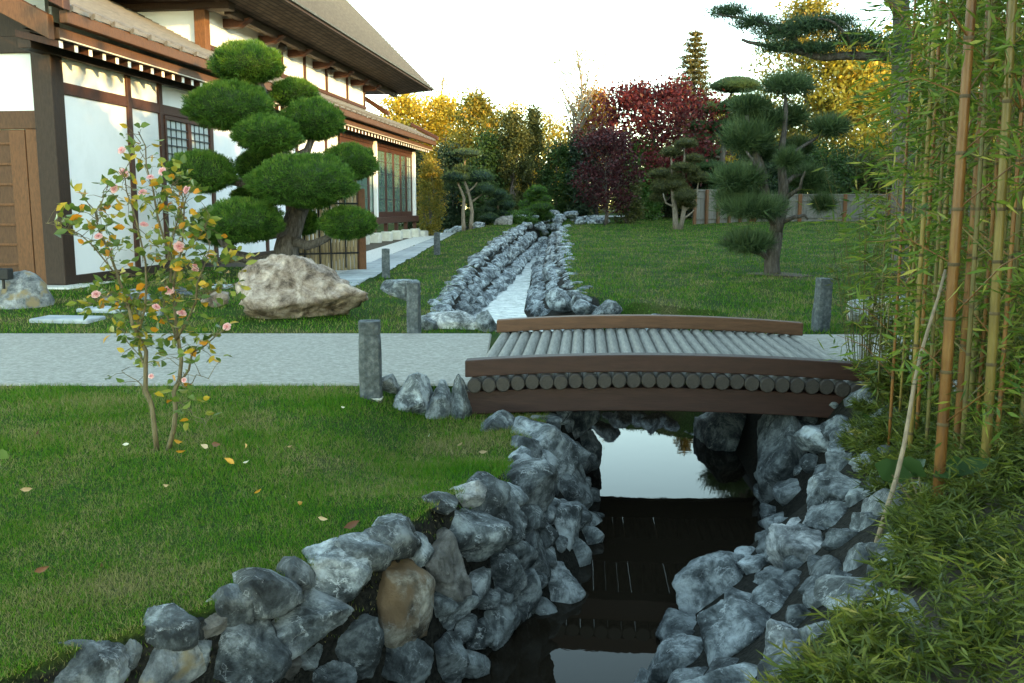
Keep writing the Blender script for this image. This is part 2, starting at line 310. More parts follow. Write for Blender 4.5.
M['fall_tan'] = leaf_mat('fallen_tan', [(0,(.42,.28,.16)),(1,(.52,.38,.24))], trans=.1)
M['fall_brown'] = leaf_mat('fallen_brown', [(0,(.12,.05,.03)),(1,(.20,.09,.05))], trans=.1)
M['fall_pale'] = leaf_mat('fallen_pale', [(0,(.62,.62,.56)),(1,(.7,.68,.6))], trans=.1)

# ------------------------------------------------------------------ object helpers
def tag(o, label=None, cat=None, group=None, kind=None):
    if label: o['label'] = label
    if cat: o['category'] = cat
    if group: o['group'] = group
    if kind: o['kind'] = kind
    return o

def thing(name, loc, label, cat, group=None, rz=0):
    o = bpy.data.objects.new(name, None); COL.objects.link(o)
    o.location = loc; o.rotation_euler = (0,0,rz); o.empty_display_size = .2
    return tag(o, label, cat, group)

def link(name, me, parent=None, loc=(0,0,0)):
    o = bpy.data.objects.new(name, me); COL.objects.link(o); o.location = loc
    if parent is not None: o.parent = parent
    return o

def copy_tree(o, parent=None):
    c = o.copy(); COL.objects.link(c)
    if parent is not None: c.parent = parent
    for ch in list(o.children): copy_tree(ch, c)
    return c

def np_mesh(name, V, Fc, mat, tone=None, smooth=False):
    V = np.asarray(V, np.float32); Fc = np.asarray(Fc, np.int32)
    me = bpy.data.meshes.new(name)
    n, k = Fc.shape
    me.vertices.add(len(V)); me.vertices.foreach_set('co', V.ravel())
    me.loops.add(n*k); me.loops.foreach_set('vertex_index', Fc.ravel())
    me.polygons.add(n); me.polygons.foreach_set('loop_start', np.arange(0, n*k, k, dtype=np.int32))
    me.polygons.foreach_set('loop_total', np.full(n, k, np.int32))
    if smooth: me.polygons.foreach_set('use_smooth', np.ones(n, bool))
    me.update(calc_edges=True)
    if tone is not None:
        a = me.attributes.new('tone', 'FLOAT', 'FACE'); a.data.foreach_set('value', np.asarray(tone, np.float32))
    me.materials.append(mat)
    return me

class MB:
    def __init__(s): s.v = []; s.f = []; s.uv = None
    def add(s, vs, fs):
        o = len(s.v); s.v += [tuple(x) for x in vs]; s.f += [tuple(i+o for i in f) for f in fs]
    def box(s, c, d, R=None):
        hx, hy, hz = d[0]/2, d[1]/2, d[2]/2
        vs = [Vector((x,y,z)) for x in (-hx,hx) for y in (-hy,hy) for z in (-hz,hz)]
        if R is not None: vs = [R @ v for v in vs]
        s.add([v+Vector(c) for v in vs], [(0,1,3,2),(4,6,7,5),(0,4,5,1),(2,3,7,6),(0,2,6,4),(1,5,7,3)])
    def hexa(s, p):  # 8 points: bottom 0-3 (ccw), top 4-7
        s.add(p, [(3,2,1,0),(4,5,6,7),(0,1,5,4),(1,2,6,5),(2,3,7,6),(3,0,4,7)])
    def tube(s, pts, rad, n=8, caps=True):
        pts = [Vector(p) for p in pts]
        if not hasattr(rad, '__len__'): rad = [rad]*len(pts)
        rings = []; ref = None
        for i, p in enumerate(pts):
            t = (pts[min(i+1,len(pts)-1)]-pts[max(i-1,0)])
            if t.length < 1e-6: t = Vector((0,0,1))
            t.normalize()
            if ref is None: ref = t.orthogonal()
            a = (ref - t*ref.dot(t))
            if a.length < 1e-4: a = t.orthogonal()
            a.normalize(); ref = a; b = t.cross(a)
            rings.append([p+(a*math.cos(2*PI*k/n)+b*math.sin(2*PI*k/n))*rad[i] for k in range(n)])
        vs = [v for r in rings for v in r]; fs = []
        for i in range(len(pts)-1):
            for k in range(n):
                fs.append((i*n+k, i*n+(k+1)%n, (i+1)*n+(k+1)%n, (i+1)*n+k))
        if caps: fs += [tuple(range(n))[::-1], tuple((len(pts)-1)*n+k for k in range(n))]
        s.add(vs, fs)
    def mesh(s, name, mat, smooth=False, bevel=0):
        me = bpy.data.meshes.new(name); me.from_pydata(s.v, [], s.f); me.update()
        if bevel:
            bm = bmesh.new(); bm.from_mesh(me)
            bmesh.ops.bevel(bm, geom=list(bm.edges), offset=bevel, segments=1, affect='EDGES', profile=.5)
            bm.to_mesh(me); bm.free()
        if smooth: me.polygons.foreach_set('use_smooth', [True]*len(me.polygons))
        me.materials.append(mat); return me
    def build(s, name, mat, parent=None, loc=(0,0,0), smooth=False, bevel=0):
        return link(name, s.mesh(name, mat, smooth, bevel), parent, loc)

def unit(n, rng):
    v = rng.normal(size=(n,3)); return v/np.linalg.norm(v, axis=1, keepdims=True)

def leaf_quads(P, length, width, rng, axis=None, fold=0.0, jit=.35):
    """diamond leaves; axis: preferred long direction"""
    n = len(P)
    a = unit(n, rng) if axis is None else axis/np.maximum(np.linalg.norm(axis, axis=1, keepdims=True), 1e-6)
    b = np.cross(a, unit(n, rng)); b /= np.maximum(np.linalg.norm(b, axis=1, keepdims=True), 1e-6)
    l = (length*(1+jit*rng.uniform(-1,1,n)))[:,None]; w = (width*(1+jit*rng.uniform(-1,1,n)))[:,None]
    nn = np.cross(a, b)
    V = np.empty((n,4,3)); V[:,0] = P-a*l*.5; V[:,1] = P+b*w*.5+nn*w*fold-a*l*.08; V[:,2] = P+a*l*.5; V[:,3] = P-b*w*.5+nn*w*fold-a*l*.08
    return V.reshape(-1,3), np.arange(n*4).reshape(n,4)

def blade_tris(P, axis, length, width, rng):
    n = len(P); a = axis/np.linalg.norm(axis, axis=1, keepdims=True)
    b = np.cross(a, unit(n, rng)); b /= np.maximum(np.linalg.norm(b, axis=1, keepdims=True), 1e-6)
    l = np.broadcast_to(length, (n,))[:,None]; w = np.broadcast_to(width, (n,))[:,None]
    V = np.empty((n,3,3)); V[:,0] = P-b*w*.5; V[:,1] = P+b*w*.5; V[:,2] = P+a*l
    return V.reshape(-1,3), np.arange(n*3).reshape(n,3)

_ico = {}
def ico(sub):
    if sub not in _ico:
        bm = bmesh.new(); bmesh.ops.create_icosphere(bm, subdivisions=sub, radius=1)
        _ico[sub] = (np.array([v.co[:] for v in bm.verts]), np.array([[v.index for v in f.verts] for f in bm.faces])); bm.free()
    return _ico[sub]

def rock_mesh(name, size, mat, seed, sub=4, facets=9, rough=.05, roll=0, flat=0, taper=0):
    rng = np.random.default_rng(seed)
    D, Fc = ico(sub)
    n = unit(facets+4, rng); h = rng.uniform(.58, 1.0, facets+4)
    if flat: n = np.vstack([n, [0,0,1]]); h = np.append(h, flat)
    c = D @ n.T
    r = np.where(c > .05, h/np.maximum(c, .05), 9)
    r = np.minimum(r, 1.45)
    k = 75.0
    r = -np.log(np.exp(-k*r).sum(1)+np.exp(-k*1.3))/k
    r = r/np.percentile(r, 88)
    o = seed*3.17 % 50
    s1 = np.array([mnoise.noise((d[0]*1.7+o, d[1]*1.7, d[2]*1.7)) for d in D])
    s2 = np.array([mnoise.noise((d[0]*4.5+o, d[1]*4.5, d[2]*4.5)) for d in D])
    s3 = np.array([mnoise.noise((d[0]*11+o, d[1]*11, d[2]*11)) for d in D])
    r = r*(1+.06*s1+rough*1.2*s2+rough*.8*s3)
    V = D*r[:,None]
    lo, hi = V.min(0), V.max(0); V = (V-(lo+hi)/2)/(hi-lo)*np.array(size)
    if taper: V[:,:2] *= (1-taper*(V[:,2:]/size[2]+.5))
    if roll:
        ca, sa = math.cos(roll), math.sin(roll)
        V = np.stack([V[:,0]*ca-V[:,2]*sa, V[:,1], V[:,0]*sa+V[:,2]*ca], 1)
    return np_mesh(name, V, Fc, mat, smooth=True)

# ------------------------------------------------------------------ world, sun, camera
SUN_EL = math.radians(11.5); SUN_AZ = math.atan2(.75, -.66)   # azimuth from +Y towards +X
w = bpy.data.worlds.new('World'); S.world = w; w.use_nodes = True
nt = w.node_tree; nt.nodes.clear()
wo = nt.nodes.new('ShaderNodeOutputWorld'); bg = nt.nodes.new('ShaderNodeBackground'); sk = nt.nodes.new('ShaderNodeTexSky')
sk.sky_type = 'NISHITA'; sk.sun_disc = False; sk.sun_elevation = SUN_EL; sk.sun_rotation = SUN_AZ
sk.altitude = 50; sk.air_density = .72; sk.dust_density = .2; sk.ozone_density = .7
bg.inputs['Strength'].default_value = .15
nt.links.new(sk.outputs[0], bg.inputs[0]); nt.links.new(bg.outputs[0], wo.inputs[0])
sl = bpy.data.lights.new('sun', 'SUN'); sl.energy = 1.0; sl.angle = math.radians(.5); sl.color = (1.0,.68,.36)
so = bpy.data.objects.new('sun', sl); COL.objects.link(so)
sd = Vector((math.sin(SUN_AZ)*math.cos(SUN_EL), math.cos(SUN_AZ)*math.cos(SUN_EL), math.sin(SUN_EL)))
so.rotation_euler = sd.to_track_quat('Z', 'Y').to_euler(); so.location = sd*60
cam = bpy.data.cameras.new('camera'); co = bpy.data.objects.new('camera', cam); COL.objects.link(co)
cam.sensor_width = 36; cam.lens = F/1024*36; cam.clip_end = 2000; cam.clip_start = .05
co.location = (0,0,HC); co.rotation_euler = (PI/2-TH, 0, 0); S.camera = co
S.view_settings.view_transform = 'Standard'; S.view_settings.look = 'None'
S.view_settings.exposure = 3.32; S.view_settings.gamma = 1
S.view_settings.use_white_balance = True; S.view_settings.white_balance_temperature = 9500; S.view_settings.white_balance_tint = -6
S.cycles.max_bounces = 6; S.cycles.diffuse_bounces = 3; S.cycles.glossy_bounces = 3; S.cycles.transmission_bounces = 4
S.cycles.use_denoising = True

# ------------------------------------------------------------------ setting: ground, path, water
gx = np.concatenate([[-320,-160,-80,-45,-28,-20], np.arange(-14,-4,.5), np.arange(-4,4,.1), np.arange(4,14,.5), [14,18,24,32,45,80,160,320]])
gy = np.concatenate([[-120,-50,-20,-8,-3], np.arange(-1,2,.5), np.arange(2,13,.1), np.arange(13,48,.3), [48,50,53,57,62,70,85,110,160,260,480]])
GX, GY = np.meshgrid(gx, gy); GZ = ground(GX, GY)
nx, ny = len(gx), len(gy)
idx = np.arange(nx*ny).reshape(ny, nx)
Fq = np.stack([idx[:-1,:-1], idx[:-1,1:], idx[1:,1:], idx[1:,:-1]], -1).reshape(-1,4)
o = link('ground', np_mesh('ground', np.stack([GX,GY,GZ],-1).reshape(-1,3), Fq, M['ground'], smooth=True))
tag(o, kind='structure')
at_ = o.data.attributes.new('bank', 'FLOAT', 'POINT'); at_.data.foreach_set('value', bank_mask(GX, GY).astype(np.float32).ravel())

def strip(name, left, right, y0, y1, z, mat, step=.3, thick=0):
    ys = np.arange(y0, y1+step*.5, step); V = []; Fc = []
    for y in ys:
        l, r = left(y), right(y)
        for k in range(7):
            x = l+(r-l)*k/6; V.append((x, y, z(x,y)))
    for i in range(len(ys)-1):
        for k in range(6): Fc.append((i*7+k, i*7+k+1, (i+1)*7+k+1, (i+1)*7+k))
    o = link(name, np_mesh(name, V, Fc, mat)); tag(o, kind='structure'); return o
strip('stream_water', lambda y: pl(LW,y)-.12, lambda y: pl(RW,y)+.12, -.5, WEIR, lambda x,y: WZ, M['water'])
strip('upper_stream_water', lambda y: pl(LW,y)-.08, lambda y: pl(RW,y)+.08, WEIR-.1, 42, lambda x,y: WZ2, M['water2'])

mb = MB()
mb.box((-30.2,8.70,-.055), (59.95,2.96,.15)); mb.build('path', M['path'], bevel=.015)
tag(bpy.data.objects['path'], kind='structure')
mb = MB()
mb.hexa([(2.55,6.9,-.13),(40,6.5,-.13),(40,10.0,-.13),(2.75,10.12,-.13),(2.55,6.9,.018),(40,6.5,.018),(40,10.0,.018),(2.75,10.12,.018)])
o = mb.build('path', M['path'], bevel=.015); tag(o, kind='structure')
strip('gravel_strip', lambda y: -4.32, lambda y: -3.36, 16.5, 48, lambda x,y: float(base_z(x,y))+.006, M['gravel'], 1.0)
strip('soil_bed', lambda y: -7.43+.1138*(y-15.5)+.02, lambda y: -4.32, 20.5, 44, lambda x,y: float(base_z(x,y))+.004, M['soil'], 1.0)
strip('soil_bed', lambda y: pl(RT,y)+.03, lambda y: 14+.6*max(y,0), -.5, 6.4, lambda x,y: .006, M['soil'], .3)
strip('far_path', lambda y: 3.5, lambda y: 24, 50, 52.5, lambda x,y: float(base_z(x,y))+.02, M['gravel'], .5)

# ------------------------------------------------------------------ grass (uncountable): blades thinning out with distance
def grass_patch(name, n, ylo, yhi, xr, L0, W0, keep, seed):
    rng = np.random.default_rng(seed)
    u = rng.uniform(0,1,n); Y = ylo*(yhi/ylo)**u
    X = np.where(Y < 8, -.9-.85*Y+rng.uniform(0,1,n)*(1.5+.97*Y), rng.uniform(-1,1,n)*.66*Y)
    ok = (X > xr[0]) & (X < xr[1]) & keep(X, Y)
    X, Y = X[ok], Y[ok]
    # small hollows and tufts
    t = np.array([mnoise.noise((x*1.6, y*1.6, 3)) for x, y in zip(X, Y)])
    m = rng.uniform(0,1,len(X)) < .75+.6*t
    X, Y, t = X[m], Y[m], t[m]
    Z = ground(X, Y)
    ax = np.stack([rng.normal(0,.55,len(X)), rng.normal(0,.55,len(X)), np.ones(len(X))], 1)
    k = np.clip(Y/5, .75, 6)
    V, Fc = blade_tris(np.stack([X,Y,Z-.004],1), ax, L0*(1+.35*t)*rng.uniform(.5,1.3,len(X))*np.minimum(k,1.5), W0*k*rng.uniform(.7,1.3,len(X)), rng)
    o = link(name, np_mesh(name, V, Fc, M['grass'], tone=rng.uniform(0,1,len(X))))
    tag(o, None, None, None, 'stuff'); return o
def near_keep(X, Y): return (X < pl(LT,Y)+.03) & (Y < 7.215)
def back_left(X, Y):
    return (X < pl(LT,Y)) & (Y > 10.22) & ~((X > -7.46+.1138*(Y-15.5)) & (X < -3.3) & (Y > 20.4)) & ~((X > -4.35) & (X < -2.3+.01*(Y-20)) & (Y > 16) & (X < -2.45)) & (X > -7.3+.1138*(Y-15.5))
def back_right(X, Y): return ((X > pl(RT,Y)) | ((X > 1.3) & (Y > 12.1))) & (Y > 10.2)
tag(grass_patch('grass', 540000, 2.4, 7.2, (-8,1), .031, .0038, near_keep, 1), 'short green and straw lawn grass in front of the path', 'grass')
tag(grass_patch('grass', 150000, 10.2, 44, (-9,1), .038, .0042, back_left, 2), 'lawn grass between the path, the pavilion and the stream', 'grass')
tag(grass_patch('grass', 260000, 10.2, 50, (-1,26), .038, .0042, back_right, 3), 'green mounded lawn grass right of the stream', 'grass')

# ------------------------------------------------------------------ bridge
BR = thing('footbridge', (1.3, 8.25, 0), 'low arched wooden footbridge of grey logs between red-brown side beams over the stream', 'bridge', rz=math.radians(-4.5))
def arc(x): return .062*(1-(x/1.55)**2)
NL = 28
lm = MB(); n = 12
ring = [(math.cos(2*PI*(k+.5)/n)*.0555, math.sin(2*PI*(k+.5)/n)*.058) for k in range(n)]
lm.add([(a,-1.375,b) for a,b in ring]+[(a,1.375,b) for a,b in ring], [tuple(range(n)), tuple(range(n,2*n))[::-1]]+[((k+1)%n, k, n+k, n+(k+1)%n) for k in range(n)])
log_me = lm.mesh('deck_log', M['wood_grey'], bevel=.006)
em = MB(); r2 = [(a*1.02, b*1.03) for a,b in ring]
em.add([(a,-1.4,b) for a,b in r2]+[(a,-1.33,b) for a,b in r2], [tuple(range(n)), tuple(range(n,2*n))[::-1]]+[((k+1)%n, k, n+k, n+(k+1)%n) for k in range(n)])
end_me = em.mesh('log_end', M['log_end'], bevel=.008)
for i in range(NL):
    x = -1.48+i*2.96/(NL-1)
    lo = link('deck_log', log_me, BR, (x+random.uniform(-.002,.002), random.uniform(-.02,.02), .045+arc(x)+random.uniform(-.004,.004)))
    lo.rotation_euler = (0, random.uniform(-.12,.12), 0)
    link('log_end', end_me, lo)
def arch_beam(name, y, dy, z0, z1, mat, x0=-1.56, x1=1.56, k=1.0):
    mb = MB(); N_ = 24; V = []
    for i in range(N_+1):
        x = x0+(x1-x0)*i/N_; a = arc(x)*k
        V += [(x,y-dy/2,z0+a),(x,y+dy/2,z0+a),(x,y+dy/2,z1+a),(x,y-dy/2,z1+a)]
    fs = [(0,1,2,3), tuple(N_*4+q for q in (3,2,1,0))]
    for i in range(N_):
        for q in range(4): fs.append((i*4+q, (i+1)*4+q, (i+1)*4+(q+1)%4, i*4+(q+1)%4))
    mb.add(V, fs); me = mb.mesh(name, mat)
    bm = bmesh.new(); bm.from_mesh(me); bmesh.ops.recalc_face_normals(bm, faces=bm.faces)
    es = [e for e in bm.edges if len(e.link_faces) == 2 and e.calc_face_angle(0) > .6]
    bmesh.ops.bevel(bm, geom=es, offset=.008, segments=2, affect='EDGES', profile=.5); bm.to_mesh(me); bm.free()
    return link(name, me, BR)
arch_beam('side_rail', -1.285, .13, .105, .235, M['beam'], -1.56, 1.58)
arch_beam('side_rail', 1.285, .13, .105, .235, M['beam_lit'])
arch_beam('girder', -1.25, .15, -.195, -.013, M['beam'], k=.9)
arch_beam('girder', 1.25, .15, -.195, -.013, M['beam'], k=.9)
arch_beam('girder', 0, .15, -.195, -.013, M['beam'], k=.9)

# ------------------------------------------------------------------ stone bollards
def bollard_mesh(seed, h, wd):
    rng = np.random.default_rng(seed); V = []; Fc = []; n, m = 16, 14
    for j in range(m+1):
        z = -.12+(h+.12)*j/m
        for k in range(n):
            a = 2*PI*k/n+PI/4
            q = 1/max(abs(math.cos(a)), abs(math.sin(a)))
            r = wd/2*min(q, 1.22)*(1+.07*mnoise.noise((math.cos(a)*2+seed, math.sin(a)*2, z*6)))*(1.04-.06*j/m)
            if abs(z-h*.8) < h*.03: r *= .95
            V.append((r*math.cos(a), r*math.sin(a), z+.012*mnoise.noise((a+seed,0,0)) if j == m else z))
    V.append((0,0,h+.012))
    for j in range(m):
        for k in range(n): Fc.append((j*n+k, j*n+(k+1)%n, (j+1)*n+(k+1)%n, (j+1)*n+k))
    me = bpy.data.meshes.new('stone_bollard')
    me.from_pydata(V, [], Fc+[(m*n+k, m*n+(k+1)%n, (m+1)*n) for k in range(n)]); me.materials.append(M['post_stone']); me.update(); return me
bol = [((371,398),79,22,'square rough dark stone bollard at the front edge of the path'),
       ((414,334),52,13,'dark stone bollard at the back edge of the path beside the stream wall'),
       ((820,331),53,15,'slightly leaning dark stone bollard right of the footbridge'),
       ((386,278),29,8,'short dark stone bollard beside the slab walk, nearer of the two there'),
       ((437,255),22,6,'small distant stone bollard beside the slab walk, farther of the two there')]
for i, ((px,py),h,wd,lab) in enumerate(bol):
    p = hit(px, py); s = p.y/F
    o = link('stone_bollard', bollard_mesh(i+3, h*s*1.0, wd*s), None, p)
    o.rotation_euler = (0, .04 if i == 2 else random.uniform(-.015,.015), random.uniform(-.2,.2))
    tag(o, lab, 'bollard', 'stone bollards along the paths')
o = link('post_collar', rock_mesh('post_collar', (.19,.19,.05), M['stone_pale'], 5, 3), bpy.data.objects['stone_bollard'], (0,0,0))

# ------------------------------------------------------------------ rocks
def px_rock(x, y, wd, h, mat, label, cat='rock', group=None, roll=0, depth=.9, sub=4, seed=None, facets=9, push=.22, flat=0, Y=None, name=None, rough=.05, taper=0):
    name = name or ('boulder' if cat == 'boulder' else 'rock')
    if Y is None:
        p = hit(x, y)
    else: p = Vector(aty(x, y, Y))
    s = p.y/F; d = Vector(ray(x,y)); d.normalize()
    g_ = 1.16 if group is None else 1.3; sx, sz = wd*s*g_, h*s*g_
    sy = (sx+sz)/2*depth
    p = p + d*sy*push
    seed = seed if seed is not None else int(x*7+y*13)
    o = link(name, rock_mesh(name, (sx,sy,sz), M[mat], seed, sub, facets, roll=roll, flat=flat, rough=rough, taper=taper), None, p)
    tag(o, label, cat, group); return o
GL = 'stones of the left stream wall in front of the bridge'
GR = 'stones of the right stream bank in front of the bridge'
HERO_L = [
 (80,670,78,54,'rock','blue-grey flat-topped rock at the left end of the left stream wall',0,1.0),
 (160,656,76,80,'rock_patch','pale grey pointed rock with a cream patch near the left end of the wall',.25,1.0),
 (124,654,26,30,'rock_dark','small dark rock wedged between the flat end rock and the pale pointed rock',0,1),
 (182,630,42,30,'rock_dark','mottled dark rock behind the pale pointed rock',-.2,1),
 (209,619,36,30,'rock_brown','small brownish rock on the grass edge behind the pale pointed rock',0,1),
 (197,654,30,44,'rock','narrow grey rock between the pale pointed rock and the big angular rock',0,1),
 (243,652,80,74,'rock','big angular grey rock with a steep slanting top at the bottom of the photo',.35,1),
 (285,618,110,56,'rock','long grey slab-like rock with a flat top left of the tan rock',.12,1),
 (330,575,78,58,'rock','long light grey rock lying along the grass above the flat slab-like rock',.3,1),
 (393,597,72,88,'rock_tan','upright tan and rust coloured rock in the middle of the left wall',.1,1),
 (434,562,72,58,'rock_brown','smooth rounded brown-grey rock right of the tan rock',-.25,1),
 (461,530,86,56,'rock','large grey rock covered in white veins above the smooth brown-grey rock',.15,1),
 (396,537,42,34,'rock','bluish rock on the grass edge behind the tan rock',0,1),
 (440,503,30,18,'rock_dark','small dark rock at the grass edge left of the pale veined cobble',0,1),
 (467,494,32,23,'rock_pale','pale veined cobble on top of the left wall at the grass edge',0,1),
 (352,641,58,54,'rock_dark','dark veined rock directly below the long light grey rock',0,1),
 (396,654,66,66,'rock_dark','dark rock directly under the tan rock',0,1),
 (443,609,64,46,'rock','grey rock with a whitish round face right of the tan rock',0,1),
 (491,630,48,50,'rock_dark','veined dark rock at the waterline, lowest near the tan rock',.2,1),
 (440,656,50,52,'rock_dark','dark rock at the waterline right of the rock under the tan one',0,1),
 (282,668,36,42,'rock_brown','pale brown wedge rock between the big angular rock and the bottom edge',.3,1),
 (325,674,54,34,'rock','grey rock at the bottom edge below the dark veined rock',0,1),
 (305,656,28,26,'rock_dark','small dark rock below the flat slab-like rock',0,1),
 (497,566,50,60,'rock','rough grey rock in the wall face under the white-veined large rock',0,1),
 (496,518,52,44,'rock','grey rock with a tan spot right of the white-veined large rock',0,1),
 (527,548,40,54,'rock_dark','dark upright rock in the middle of the wall face near the bend',0,1),
 (561,532,42,50,'rock','white-streaked rock in the wall face under the big smooth boulder',.2,1),
 (552,586,52,46,'rock','light grey rock at the waterline below the white-streaked rock',.3,1),
 (519,596,38,50,'rock_dark','dark rock near the waterline left of the light grey waterline rock',0,1),
 (578,556,22,40,'rock_dark','narrow dark rock at the waterline at the bend of the left wall',0,1),
 (540,452,84,52,'rock','big smooth grey boulder on top of the left wall in front of the bridge',0,1),
 (562,486,52,58,'rock_dark','dark rounded boulder overhanging the water below the big smooth boulder',0,1),
 (519,497,70,60,'rock','large blue-grey boulder leaning on the big smooth boulder',.2,1),
 (535,407,56,33,'rock','blue-grey block sitting just under the bridge beam',0,1),
 (570,426,48,40,'rock','angular grey block at the wall corner under the bridge beam',-.2,1),
 (499,430,38,32,'rock','small grey rock on the grass below the left end of the bridge',0,1),
 (585,452,26,36,'rock_dark','dark rock at the wall corner over the water beside the bridge',0,1),
 (459,404,22,50,'rock','tall narrow grey rock standing against the left end of the bridge',0,1),
 (440,408,23,44,'rock','narrow pale-topped rock second from the left end of the bridge',0,1),
 (411,398,38,40,'rock','squat grey boulder between the front bollard and the narrow rocks',.2,1),
 (389,384,18,17,'rock','small round grey stone just right of the front bollard',0,1),
]
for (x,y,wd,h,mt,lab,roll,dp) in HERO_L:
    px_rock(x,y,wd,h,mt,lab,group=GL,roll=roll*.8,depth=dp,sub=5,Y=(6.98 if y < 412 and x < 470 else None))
HERO_R = [
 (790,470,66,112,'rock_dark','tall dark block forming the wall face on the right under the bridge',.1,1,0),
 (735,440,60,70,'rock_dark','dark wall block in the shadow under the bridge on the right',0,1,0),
 (829,443,54,26,'rock','flat grey slab on top of the right bank below the bridge end',-.1,1,.6),
 (805,427,30,22,'rock','small grey block on the right bank just under the girder',-.2,1,0),
 (845,429,38,22,'rock_dark','dark angular rock at the right bank top by the bamboo leaves',0,1,0),
 (845,466,28,27,'rock','pointed grey rock between the flat slab and the bamboo',.3,1,0),
 (825,477,26,24,'rock_dark','small dark rock beside the tall dark block',0,1,0),
 (843,497,58,40,'rock','large smooth grey rock in the middle of the right bank',0,1,0),
 (836,521,50,30,'rock_dark','dark flat rock in front of the large smooth rock on the right bank',-.1,1,0),
 (816,520,18,24,'rock_pale','white quartz stone beside the dark flat rock on the right bank',0,1,0),
 (794,526,15,13,'rock_pale','tiny white stone at the foot of the tall dark block',0,1,0),
 (806,557,62,46,'rock_pale','white mottled round rock on the right bank',0,1,0),
 (776,552,26,42,'rock_dark','dark rock at the waterline left of the white mottled rock',0,1,0),
 (886,488,28,24,'rock','grey rock half hidden by bamboo grass at the top of the right bank',0,1,0),
 (873,503,14,10,'rock_pale','tiny white stone near the foot of the leaning cane',0,1,0),
 (860,564,24,38,'rock','upright grey rock at the edge of the bamboo grass',0,1,0),
 (722,592,80,66,'rock','large slab-sided grey rock at the water on the right bank',.25,1,0),
 (760,567,34,26,'rock','small blue rock behind the large slab-sided rock',0,1,0),
 (776,608,48,46,'rock_dark','dark blue block between the large slab-sided rock and the bamboo grass',.2,1,0),
 (742,642,76,72,'rock','angular rock with a pale streak at the bottom of the right bank',-.2,1,0),
 (687,632,52,34,'rock_dark','blue-grey rock at the waterline below the large slab-sided rock',0,1,0),
 (682,664,66,46,'rock','grey rock at the water near the bottom edge on the right',.1,1,0),
 (793,652,54,52,'rock_pale','pale bluish rock against the bamboo grass at the bottom right',0,1,0),
 (653,682,36,24,'rock','small rock at the bottom edge by the water on the right',0,1,0),
 (742,690,120,34,'rock','long flat rock cut by the bottom edge on the right bank',0,1,0),
 (776,583,36,22,'rock_dark','dark crevice rock between the large slab-sided rock and the white mottled rock',0,1,0),
 (818,590,32,26,'rock','grey rock below the white mottled round rock',0,1,0),
 (803,620,30,30,'rock_dark','dark rock tucked behind the pale bluish rock',0,1,0),
]
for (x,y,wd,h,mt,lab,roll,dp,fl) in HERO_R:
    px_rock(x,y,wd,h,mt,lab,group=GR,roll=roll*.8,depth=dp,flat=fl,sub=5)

# a stock of smaller rocks, copied and turned
STOCK = [rock_mesh('rock', (1, .9, .8), M['rock'], 900+i, 3, 9) for i in range(10)]
STOCK_D = [rock_mesh('rock', (1, .9, .8), M['rock_dark'], 950+i, 3, 9) for i in range(6)]
STOCK_F = [rock_mesh('rock', (1, .8, .7), M['rock_far'], 980+i, 3, 8, rough=.03) for i in range(10)]
def stock_rock(p, size, stock, label, group, rng, flat=1.0):
    o = link('rock', stock[int(rng.integers(len(stock)))], None, p)
    o.scale = (size*rng.uniform(.8,1.25), size*rng.uniform(.8,1.2), size*rng.uniform(.75,1.1)*flat)
    o.rotation_euler = (rng.uniform(-.5,.5), rng.uniform(-.5,.5), rng.uniform(0,6.28))
    tag(o, label, 'rock', group); return o
rng = np.random.default_rng(21)
taken = [(bpy.data.objects[o.name].location.copy(), max(o.dimensions)) for o in COL.objects if o.name.startswith('rock')]
def filler(n, px0, px1, side, label, group):
    k = 0; tries = 0
    while k < n and tries < 9000:
        tries += 1
        y = rng.uniform(2.9, 7.6); f = rng.uniform(-.02 if side == 'L' else -.22, 1.0)
        if side == 'L': x = pl(LT,y)+(pl(LW,y)-pl(LT,y))*f
        else: x = pl(RT,y)+(pl(RW,y)-pl(RT,y))*f
        z = gz(x,y); p = Vector((x,y,z)); s = rng.uniform(.15,.30)
        if any((p-q).length < .40*s+.12*r for q, r in taken): continue
        stock_rock(p-Vector((0,0,s*.15)), s, STOCK_D if rng.uniform() < .6 else STOCK, label, group, rng)
        taken.append((p, s)); k += 1
filler(72, 0, 0, 'L', 'small grey filler rock in a gap between the large stones of the left wall', GL)
filler(62, 0, 0, 'R', 'small dark filler rock in a gap between the stones of the right bank', GR)
for (x,y,w_,h_,l) in [(842,545,34,26,'squat grey rock between the white mottled rock and the bamboo grass'),(826,600,34,26,'grey rock under the white mottled rock, at the edge of the bamboo grass'),(868,525,30,22,'grey rock at the foot of the leaning cane'),(846,582,28,22,'small grey rock tucked against the bamboo grass, halfway up the right bank'),(858,440,30,22,'grey rock at the top of the right bank beside the bridge end'),(868,466,28,22,'flat dark rock at the top of the right bank below the bamboo clump'),(820,635,34,26,'grey rock low at the edge of the bamboo grass')]:
    px_rock(x,y,w_,h_,'rock',l,group=GR,sub=5)

